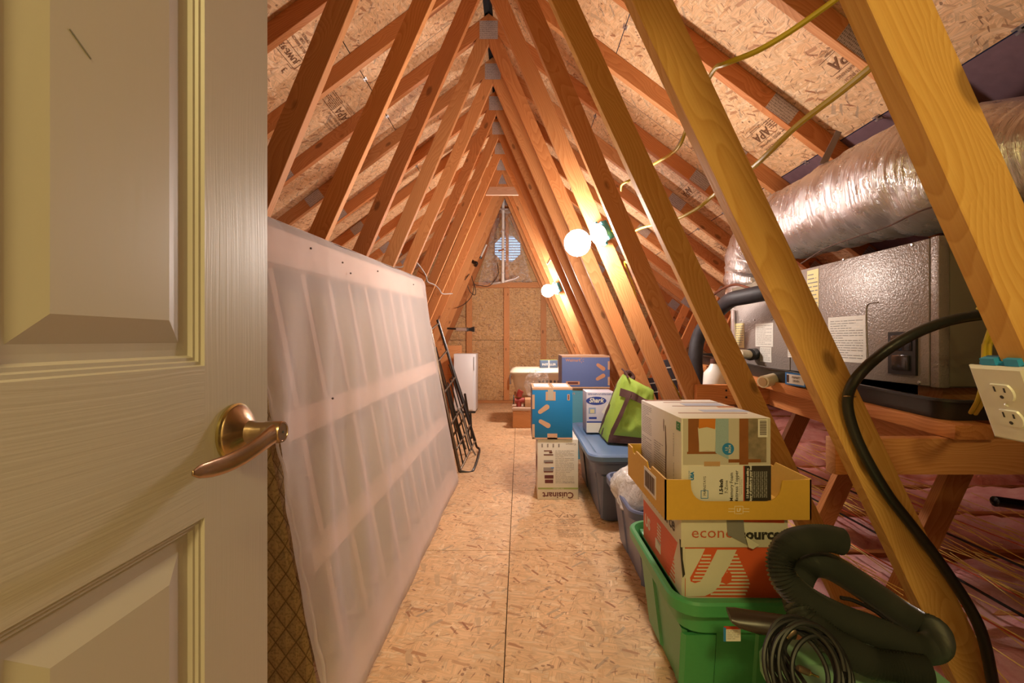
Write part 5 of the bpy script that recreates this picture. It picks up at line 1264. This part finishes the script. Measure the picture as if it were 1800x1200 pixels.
# left side: local u = -y
plate('red_field', [(-d/2+.0, .004), (d/2-.06, .004), (d/2-.03, .09), (d/2-.012, LZ-.002), (-d/2, LZ-.002)], LT, UPV, LO, redc, pb, .0006)
plate('white_side_corner', [(d/2-.10, .004), (d/2-.001, .004), (d/2-.001, LZ-.002), (d/2-.03, LZ-.002)], LT, UPV, LO, cream, pb, .0009)
for k in range(9): rect('stripe', d/2-.085, .014+k*.0115, .07-.003*k, .005, LT, UPV, LO, redc, pb, .0013)
for k in range(6): rect('stripe', -.01, .060+k*.010, .035, .0048, LT, UPV, LO, cream, pb, .0013)
rect('white_bar', -.02, .045, .05, .03, LT, UPV, LO, cream, pb, .0013)
text('econosource', .050, .0, LZ+.036, LT, UPV, LOL, blk, pb, bold=.0012, sx=1.05)
text('US', .05, -.13, .07, LT, UPV, LO, cream, pb, .0013, bold=.002)
# yellow produce tray
yel = flat('ochre_card', (.62, .36, .045), .65, 0, .12, 90, .04)
ty0 = 1.142; tz = ez+h+.001; w, d, h = .372, .385, .104
tr = thing('cardboard_tray', 'ochre yellow open cardboard tray on the paper box', 'tray', (.370+w/2, ty0+d/2, tz), 0)
box('tray_floor', -w/2+.002, w/2-.002, -d/2+.002, d/2-.002, 0, .004, yel, tr)
def wall(name, pts, right, origin, th=.004, mat=yel):
    r = Vector(right); nn = r.cross(Vector((0, 0, 1))); bm = bmesh.new(); o = Vector(origin)
    a = [bm.verts.new(o+r*x+Vector((0, 0, y))) for x, y in pts]; b_ = [bm.verts.new(o+r*x+Vector((0, 0, y))-nn*th) for x, y in pts]
    bm.faces.new(a); bm.faces.new(b_[::-1])
    for i in range(len(pts)): j = (i+1) % len(pts); bm.faces.new((a[i], b_[i], b_[j], a[j]))
    obj(name, bm, mat, tr)
sc = w/260.0
def tyr(L): return [((x-1167)*sc-w/2, (909-y)*h/74) for x, y in L]
arcL = [(1213+26-26*math.cos(a), 846+30*math.sin(a)) for a in [PI/2*k/5 for k in range(6)]]
arcR = [(1374-26+26*math.cos(a), 846+30*math.sin(a)) for a in [PI/2*k/5 for k in range(6)]][::-1]
wall('front_wall', tyr([(1167, 909), (1427, 909), (1427, 836), (1376, 838)]+arcR[::-1][0:6]+arcL[::-1]+[(1213, 837), (1167, 836)]), RT, (0, -d/2, 0))
wall('back_wall', [(-w/2, 0), (w/2, 0), (w/2, h), (-w/2, h)], RT, (0, d/2, 0))
wall('side_wall', [(-d/2, 0), (d/2, 0), (d/2, h), (d*.2, h), (d*.17, h-.014), (d*.10, h-.014), (d*.07, h), (-d*.24, h), (-d*.27, h-.014), (-d*.34, h-.014), (-d*.37, h), (-d/2, h)], LT, (-w/2, 0, 0))
wall('side_wall', [(-d/2, 0), (d/2, 0), (d/2, h), (d*.1, h), (d*.07, h-.014), (-.03, h-.014), (-.04, h), (-d/2, h)], LT, (w/2-.004, 0, 0))
rect('barcode_label', .06, h*.52, .115, .062, LT, UPV, (-w/2, 0, 0), lp, tr); 
for k in range(14): rect('barcode_bar', .015+k*.0068, h*.52, .0012+.0011*(k % 3), .046, LT, UPV, (-w/2, 0, 0), M_INK, tr, .0015)
O = (0, -d/2, 0); u, v = tyr([(1298, 891)])[0]; wh = flat('printed_white', (.78, .72, .55), .6)
for a_, b_, ww, hh in ((0, 0, .018, .0011), (0, .015, .022, .0011), (0, -.004, .016, .0011)): pass
for sx_, sy_, ww, hh in ((0, .0095, .021, .001), (0, -.0095, .015, .001), (-.0105, 0, .001, .019), (.0105, 0, .001, .019), (-.019, .003, .015, .001), (-.019, -.004, .015, .001), (.019, .003, .015, .001), (.019, -.004, .015, .001)): rect('crest_line', u+sx_, v+sy_, ww, hh, RT, UPV, O, wh, tr)
text('LF', .012, u, v, RT, UPV, O, wh, tr, bold=.0004)
# mattress topper box
w, d, h = .234, .355, .250; ob = .4205
mb = carton('topper_box', 'white printed mattress topper box sitting in the yellow tray', ob+w/2-.006, 1.163+d/2, tz+.005, w, d, h, M_WHITECARD, .02, False)
O = (0, -d/2, 0); f = lambda x, y: fx(x, y, 1200, 1358, 727, 903, w, h)
def mr(n_, x0, x1, y0, y1, mat, th=.0006):
    (a, b_), (c_, d_) = f(x0, y1), f(x1, y0); return rect(n_, (a+c_)/2, (b_+d_)/2, abs(c_-a), abs(d_-b_), RT, UPV, O, mat, mb, th)
cbw = flat('photo_brown_wood', (.25, .085, .02), .5, vary=.2, bscale=30); cor = flat('photo_orange', (.58, .19, .02), .6); cpl = flat('photo_pillow', (.60, .58, .48), .6); cbl = flat('photo_foam_blue', (.30, .42, .46), .6, vary=.12, bscale=400); crs = flat('photo_rustic', (.22, .17, .11), .7, vary=.7, bscale=45); crm = flat('photo_cream', (.52, .48, .40), .6)
mr('picture_wall', 1203, 1357, 728, 812, crm, .0004)
mr('picture_headboard', 1212, 1231, 728, 792, cbw); mr('picture_ledge', 1210, 1262, 788, 792, cbw, .0009)
plate('picture_pillow', [f(*p) for p in [(1229, 744), (1232, 788), (1245, 785), (1258, 788), (1262, 745)]], RT, UPV, O, cpl, mb, .0009)
plate('picture_cushion', [f(*p) for p in [(1231, 728), (1230, 746), (1245, 743), (1259, 747), (1260, 728)]], RT, UPV, O, cor, mb, .0012)
plate('picture_foam', [f(*p) for p in [(1260, 728), (1260, 790), (1283, 802), (1283, 728)]], RT, UPV, O, cbl, mb, .0010)
mr('picture_post', 1302, 1318, 728, 812, cbw); mr('picture_rustic_wood', 1318, 1350, 728, 808, crs); mr('picture_beam', 1283, 1340, 802, 808, cbw, .0009); mr('picture_floor', 1240, 1268, 806, 815, flat('photo_tan', (.50, .30, .14), .6), .0009)
u, v = f(1282, 783); P = [(u+.0155*math.cos(a), v+.0155*math.sin(a)) for a in [2*PI*k/24 for k in range(24)]]; cbd = flat('badge_blue', (.02, .20, .48), .5); plate('badge', P, RT, UPV, O, cbd, mb, .0015); text('1.5\nINCH', .0085, u, v, RT, UPV, O, cpl, mb, .0019, rot=PI/2, bold=.0003)
mr('barcode_label', 1335, 1352, 729, 762, lp, .0010)
for k in range(12): mr('barcode_bar', 1338, 1350, 732+k*2.2, 733.1+k*2.2+.3*(k % 2), M_INK, .0014)
mr('title_label', 1213, 1310, 814, 903, lp, .0009); mr('red_rule', 1309, 1311, 814, 903, flat('printed_red', (.5, .05, .02), .6), .0013); mr('black_label', 1311, 1363-5, 814, 903, blk, .0011)
ct_ = lambda s, sz, x, y, m_, **k: text(s, sz, *f(x, y), RT, UPV, O, m_, mb, .0016, rot=PI/2, **k)
ct_('USA', .0115, 1219, 832, cbd, bold=.0008); ct_('MADE IN THE', .0045, 1213.6, 832, cbd)
ct_('1.5-Inch', .0125, 1270, 852, blk, bold=.0007); ct_('7-Zone', .0115, 1279, 852, blk); ct_('Memory Foam', .0125, 1288, 852, blk, bold=.0001); ct_('Mattress Topper', .0125, 1297, 852, blk, bold=.0001); ct_('Colchoneta de espuma de\nmemoria de 7 zonas', .0048, 1304, 852, grey)
ct_('MAINSTAYS', .0095, 1241, 850, blk)
for q in ((1234, 1247, 872, 873), (1234, 1247, 858, 859), (1234, 1235, 858, 873), (1246, 1247, 858, 873)): mr('logo_frame', *q, cbd, .0014)
ct_('1.5 Inch thickness adds a\nlayer of comfort to your bed', .0078, 1319, 846, lp, bold=.0004)
for k, xx in enumerate((1327, 1334, 1341, 1348)): ct_('Helps relieve pressure points here\nand adds softness to your mattress', .0048, xx, 848, lp)
# side face
LO = (-w/2, 0, 0)
lines_block('fine_print', -.165, .15, .10, .09, 16, LT, UPV, LO, grey, mb, seed=3, fill=.3); lines_block('fine_print', -.165, .02, .10, .12, 18, LT, UPV, LO, grey, mb, seed=5, fill=.3); lines_block('fine_print', -.04, .02, .10, .13, 18, LT, UPV, LO, grey, mb, seed=6, fill=.3)
bm_s = flat('scuff_brown', (.10, .05, .03), .8)
plate('scuff', [(.058, .21), (.062, .205), (.068, .15), (.066, .08), (.072, .02), (.064, .02), (.060, .08), (.061, .15)], LT, UPV, LO, bm_s, mb, .001); plate('scuff', [(.045, .225), (.048, .22), (.047, .19), (.044, .2)], LT, UPV, LO, bm_s, mb, .001)
rect('green_mark', .158, .226, .028, .022, LT, UPV, LO, flat('printed_green', (.04, .22, .05), .6), mb); text('C', .014, .158, .226, LT, UPV, LO, lp, mb, .0014)
text('MAINSTAYS', .012, .125, .17, LT, UPV, LO, grey, mb, rot=PI/2); text('Colchoneta de espuma', .009, .125, .08, LT, UPV, LO, blk, mb, rot=PI/2)
# top: flaps with tan seams
for y_, hh in ((-.10, .006), (.03, .005), (.11, .006)): rect('flap_seam', .03*(y_ > 0), y_, w*.8, hh, RT, (0, 1, 0), (0, 0, h), flat('seam_brown', (.30, .12, .06), .8), mb, rot=-.05)
rect('pale_print', .04, .065, .12, .05, RT, (0, 1, 0), (0, 0, h), flat('printed_pale_blue', (.40, .46, .62), .6), mb, .0005); rect('pale_print', .05, -.06, .13, .04, RT, (0, 1, 0), (0, 0, h), MATS['printed_pale_blue'], mb, .0005)
rect('orange_print', .09, .01, .05, .012, RT, (0, 1, 0), (0, 0, h), flat('printed_orange2', (.65, .20, .04), .6), mb, .0006); rect('brown_print', -.05, .16, .12, .02, RT, (0, 1, 0), (0, 0, h), MATS['seam_brown'], mb, .0006)
# clear plastic bag over the nearer blue tote
def bagfilm():
    m, n, l, b = nt('milky_plastic_bag', .18, 0, .7); b.inputs['Base Color'].default_value = (.72, .69, .65, 1)
    tc = N(n, 'ShaderNodeTexCoord'); a = N(n, 'ShaderNodeTexNoise', i_Scale=26.0, i_Detail=5.0, i_Distortion=1.6); l.new(tc.outputs['Object'], a.inputs['Vector'])
    bp = N(n, 'ShaderNodeBump', i_Strength=.8, i_Distance=.012); l.new(a.outputs['Fac'], bp.inputs['Height']); l.new(bp.outputs[0], b.inputs['Normal'])
    tr_ = N(n, 'ShaderNodeBsdfTransparent'); mx = N(n, 'ShaderNodeMixShader'); mx.inputs[0].default_value = .22
    l.new(b.outputs[0], mx.inputs[1]); l.new(tr_.outputs[0], mx.inputs[2]); l.new(mx.outputs[0], n['Material Output'].inputs[0]); return m
M_BAG = bagfilm()
bm = bmesh.new(); bmesh.ops.create_icosphere(bm, subdivisions=5, radius=1)
for v_ in bm.verts:
    c_ = v_.co.copy(); r_ = 1+.10*mnoise.noise(c_*2.1)+.05*mnoise.noise(c_*6)+.02*mnoise.noise(c_*15)
    zz = c_.z
    v_.co = Vector((c_.x*.265*r_, c_.y*.26*r_, zz*.085*r_))
    v_.co.z += .345+.03
    d_ = max(abs(c_.x), abs(c_.y))
    if c_.x < -.55 and zz < .2: v_.co.z -= .22*(-c_.x-.55)*max(0, .4-c_.y); v_.co.x -= .02
o = obj('plastic_bag', bm, M_BAG, None, Matrix.Translation((.70, 1.98, 0)), smooth='all'); tag(o, 'crumpled clear plastic bag bulging from the nearer blue tote', 'plastic bag')
# laundry basket group at the back
bt = thing('laundry_basket', 'beige laundry basket with round holes in front of the gable wall', 'basket', px(945, 700, 5.35)); bt.location.z = .34
beige = flat('beige_plastic', (.55, .42, .28), .45); lidc = flat('cream_plastic', (.68, .60, .46), .4)
X0, X1 = px(897, 0, 5.3).x-bt.location.x, px(1000, 0, 5.3).x-bt.location.x; hz = px(0, 657, 5.3).z-.34
ringbody('basket_body', X0+.02, X1, -.05, .36, [(.06, 0), (.02, hz*.5), (0, hz-.02), (-.012, hz-.02), (-.012, hz), (.01, hz), (.03, hz-.02), (.06, .02)], .07, beige, bt)
ringbody('basket_lid', X0+.0, X1+.02, -.07, .38, [(0, hz), (-.006, hz+.018), (.02, hz+.05), (.06, hz+.065)], .07, lidc, bt)
dkh = flat('hole_dark', (.05, .03, .03), .8)
for i in range(8):
    for j in range(3):
        x = .02+.045*i-.02*(j % 2)*0; z = hz-.09-.05*j; P = [(x+.014*math.cos(a), z+.016*math.sin(a)) for a in [2*PI*k/8 for k in range(8)]]
        if i < 7: plate('vent_hole', P, RT, UPV, (0, -.048+.0, 0), dkh, bt, .002)
ob_ = carton('open_carton', 'plain tan cardboard box standing under the beige basket', px(948, 0, 5.5).x, 5.6, .001, .62, .42, .337, M_CARD)
t = carton('insect_trap_box', 'small blue and green box on the beige basket lid', px(965, 0, 5.36).x, 5.45, .34+hz+.066, .21, .16, px(0, 633, 5.37).z-.34-hz-.066, flat('slate_blue_card', (.10, .15, .24), .6), 0, False)
hh = px(0, 633, 5.37).z-.34-hz-.066; rect('green_top', 0, 0, .20, .15, RT, (0, 1, 0), (0, 0, hh), flat('green_print', (.28, .36, .12), .6), t); text('INSTALLER', .034, 0, hh*.45, RT, UPV, (0, -.08, 0), lp, t, bold=.001); rect('tape', 0, hh*.5, .02, hh, RT, UPV, (0, -.08, 0), foil, t, .0014)
# clear bag in front of the basket
bm = bmesh.new(); bmesh.ops.create_icosphere(bm, subdivisions=4, radius=1)
for v_ in bm.verts:
    c_ = v_.co.copy(); r_ = 1+.25*mnoise.noise(c_*1.7+Vector((3, 1, 2)))+.09*mnoise.noise(c_*5); v_.co = Vector((c_.x*.125*r_, c_.y*.09*r_, c_.z*.15*r_+.02*c_.x))
o = obj('plastic_bag', bm, film(), None, Matrix.Translation(px(943, 672, 4.9)), smooth='all'); tag(o, 'see-through plastic bag slumped before the beige basket', 'plastic bag')
lf = thing('wooden_crate', 'low wooden crate on the floor left of the bright blue box', 'crate', px(935, 748, 5.2)); lf.location.z = .001
zt1 = px(0, 724, 5.0).z; box('crate_body', -.22, .18, -.10, .25, 0, zt1, M_WOOD, lf, bev=.003); box('crate_top', -.23, .19, -.12, .27, zt1, zt1+.03, pinkw, lf, bev=.002)
cb_ = carton('brown_carton', 'small brown cardboard box on the low wooden crate', lf.location.x+.04, lf.location.y+.08, zt1+.032, .24, .26, px(0, 701, 5.2).z-zt1-.032, M_CARD)
redp = flat('red_enamel', (.32, .04, .03), .4)
jk = thing('red_vise', 'small red bench vise standing on the low wooden crate', 'vise', (lf.location.x-.15, lf.location.y+.03, zt1+.031))
kz = zt1+.031
tube('jaw', [px(912, 697, 5.2), px(914, 690, 5.2), px(916, 686, 5.2)], .035, redp, jk, 10, 4); tube('bed', [px(905, 704, 5.2), px(922, 703, 5.2)], .030, redp, jk, 10, 4); tube('wheel', [px(902, 702, 5.16), px(904, 702, 5.16)], .055, M_BLACK, jk, 16, 1)
tube('foot', [px(912, 704, 5.2), Vector((px(912, 0, 5.2).x, 5.2, kz+.002))], .03, redp, jk, 10, 1)
o = tube('wall_hook', [px(897, 675, 7.0), px(897, 660, 7.0), px(903, 655, 7.0), px(907, 652, 7.0)], .014, flat('brushed_steel2', (.5, .48, .46), .35, .8), None, 8, 5); tag(o, 'small metal crank handle beside the beige basket at the gable wall', 'handle')
o2 = tube('hook_ball', [px(906, 650, 6.98), px(907, 647, 6.98)], .028, M_BLACKM, o, 10, 1)

# ================================================================ hose and cords on the near tote
TOPZ = .325+.016
blkh = flat('hose_black', (.040, .042, .034), .27, 0, .0, 20)
def hz_(x, y, D):
    p = px(1300+x/2.4, 700+y/2.4, D); p.z = max(p.z, TOPZ+.033); return p
hp = [(430, 603, .985), (370, 590, .985), (290, 592, .98), (215, 615, .965), (172, 680, .95), (190, 765, .935), (280, 850, .925), (420, 925, .92), (580, 985, .92), (720, 1045, .915), (790, 1078, .915), (832, 1065, .93), (822, 1020, .97), (760, 965, .995), (680, 905, 1.0), (580, 835, 1.0), (470, 760, 1.005), (370, 705, 1.01), (295, 700, 1.0), (255, 750, .985), (240, 820, .95), (262, 905, .915), (340, 985, .90), (440, 1055, .885), (560, 1130, .875), (700, 1200, .86), (800, 1260, .85)]
hc = catmull([hz_(*p) for p in hp], 10)
# resample evenly
L = [0]; 
for a, b_ in zip(hc, hc[1:]): L.append(L[-1]+(b_-a).length)
def at(s):
    import bisect
    i = min(max(bisect.bisect_right(L, s)-1, 0), len(L)-2); t = (s-L[i])/max(L[i+1]-L[i], 1e-9); return hc[i].lerp(hc[i+1], t)
pitch = .0056; n_ = int(L[-1]/(pitch/4)); pts = [at(L[-1]*i/n_) for i in range(n_+1)]
o = tube('vacuum_hose', pts, .028, blkh, None, 18, 1, rf=lambda i, t: .0245+(.0010, .0042, .0010, -.0022)[i % 4]); tag(o, 'ribbed black vacuum hose coiled on the near green tote', 'hose')
for p in o.data.polygons: p.use_smooth = True
o.data.update()
# nozzle
nz_ = thing('vacuum_nozzle', 'flat dark brown vacuum nozzle lying across the two green totes', 'nozzle', px(1310, 1085, 1.0))
bm = bmesh.new(); secs = [((1276, 1067), (1287, 1094), .99, .006), ((1290, 1068), (1300, 1103), .985, .012), ((1320, 1073), (1330, 1112), .975, .016), ((1352, 1078), (1365, 1118), .965, .018), ((1395, 1085), (1400, 1122), .96, .020)]
prev = None
for (a, b_, D, hh) in secs:
    A, B = px(*a, D+.02), px(*b_, D-.02); mid = (A+B)/2; hv = (A-B)/2; nn = hv.cross(Vector((1, 0, 0))).normalized()
    r = [bm.verts.new(mid+hv*math.cos(q)+nn*hh*math.sin(q)) for q in [2*PI*k/16 for k in range(16)]]
    if prev:
        for k in range(16): bm.faces.new((prev[k], prev[(k+1) % 16], r[(k+1) % 16], r[k]))
    else: first = r
    prev = r
bm.faces.new(first); bm.faces.new(prev); attach(obj('nozzle_body', bm, flat('dark_brown_plastic', (.035, .022, .018), .35), None, None, smooth=True), nz_)
lb = thing('paper_tag', 'small white tag with red and blue edges under the vacuum nozzle', 'tag', px(1288, 1114, 1.0))
q0 = px(1287, 1114, 1.0); attach(rect('tag_face', 0, 0, .037, .031, RT, UPV, q0, lp, None, .001), lb); attach(rect('tag_red_edge', .0, .0145, .037, .006, RT, UPV, q0, flat('printed_red', (.5, .05, .02), .6), None, .0016), lb); attach(rect('tag_blue_edge', -.017, .0, .005, .031, RT, UPV, q0, cbd, None, .0018), lb); attach(lines_block('tag_print', -.012, -.012, .027, .022, 5, RT, UPV, q0, grey, None, .0014, seed=2, fill=.25), lb)
# coil of black cord with jack plugs
cordm = flat('cord_black', (.008, .008, .008), .5)
cc = px(1408, 1168, .80); cc.z = max(cc.z, TOPZ+.04)
rnd = random.Random(5); coil = thing('cord_coil', 'coil of thin black audio cord in front of the ribbed hose', 'cord', (cc.x, cc.y, TOPZ))
P = []
for k in range(9*16):
    a = 2*PI*k/16; w_ = k/16; rr = .050+.012*math.sin(w_*2.4)+.004*math.sin(k*.7); off = Vector((.010*math.sin(w_*1.9), -.012*math.cos(w_*1.3), 0))
    p = Vector((rr*math.cos(a)*1.1, .55*rr*math.sin(a)-.02, rr*math.sin(a)*1.05)); q = cc+p+off; q.z = max(q.z+.012, TOPZ+.006); P.append(q)
tube('cord', P, .0040, cordm, coil, 7, 3)
for k in range(4):
    P = [px(1372+8*k, 1100+4*k, .84), px(1358+7*k, 1130+3*k, .82), px(1362+10*k, 1165, .80), px(1382+12*k, 1205, .77)]; tube('cord_strand', P, .0038, cordm, coil, 7, 8)
gold = flat('gold_plug', (.62, .42, .16), .25, .95)
def jack(a, b_, lab):
    A, B = Vector(a), Vector(b_); t = thing('jack_plug', lab, 'plug', A); d = (B-A); L_0 = d.length; zc = d.normalized(); xx = zc.orthogonal().normalized(); yy = zc.cross(xx)
    M = Matrix((xx, yy, zc)).transposed().to_4x4(); M.translation = A; k = L_0
    attach(lathe('tip', [(0, 0), (.0012, .0005), (.0018, .003), (.0013, .005), (.0018, .006), (.0018, .012), (.0022, .0125), (.0022, .018), (.0050, .019), (.0050, .022)], M, gold, None, 14), t)
    attach(lathe('sleeve', [(.0050, .021), (.0056, .022), (.0056, .036), (.0040, .040), (0, .040)], M, flat('plug_brown', (.12, .08, .05), .35, .5), None, 14), t)
jack(px(1366, 1130, .80), px(1398, 1106, .80), 'gold headphone plug resting on the upper part of the cord coil')
jack(px(1440, 1190, .76), px(1422, 1182, .76), 'gold plug at the bottom of the cord coil')
tube('cord_strand', [px(1478, 1050, .93), px(1500, 1055, .93), px(1540, 1075, .93), px(1575, 1105, .93)], .004, cordm, coil, 7, 8)
# faint stamps on the boarded floor
fi = flat('floor_stamp_ink', (.30, .17, .09), .85)
p = px(985, 925, 2.42)
lines_block('stamp_print', .20, 2.28, .13, .10, 9, RT, (0, 1, 0), (0, 0, .0002), fi, floor, .0004, seed=12, fill=.35)
lines_block('stamp_print', .20, 2.42, .13, .09, 5, RT, (0, 1, 0), (0, 0, .0002), fi, floor, .0004, seed=13, fill=.3)
text('APA', .07, .265, 2.56, RT, (0, 1, 0), (0, 0, .0002), fi, floor, .0004, rot=PI)
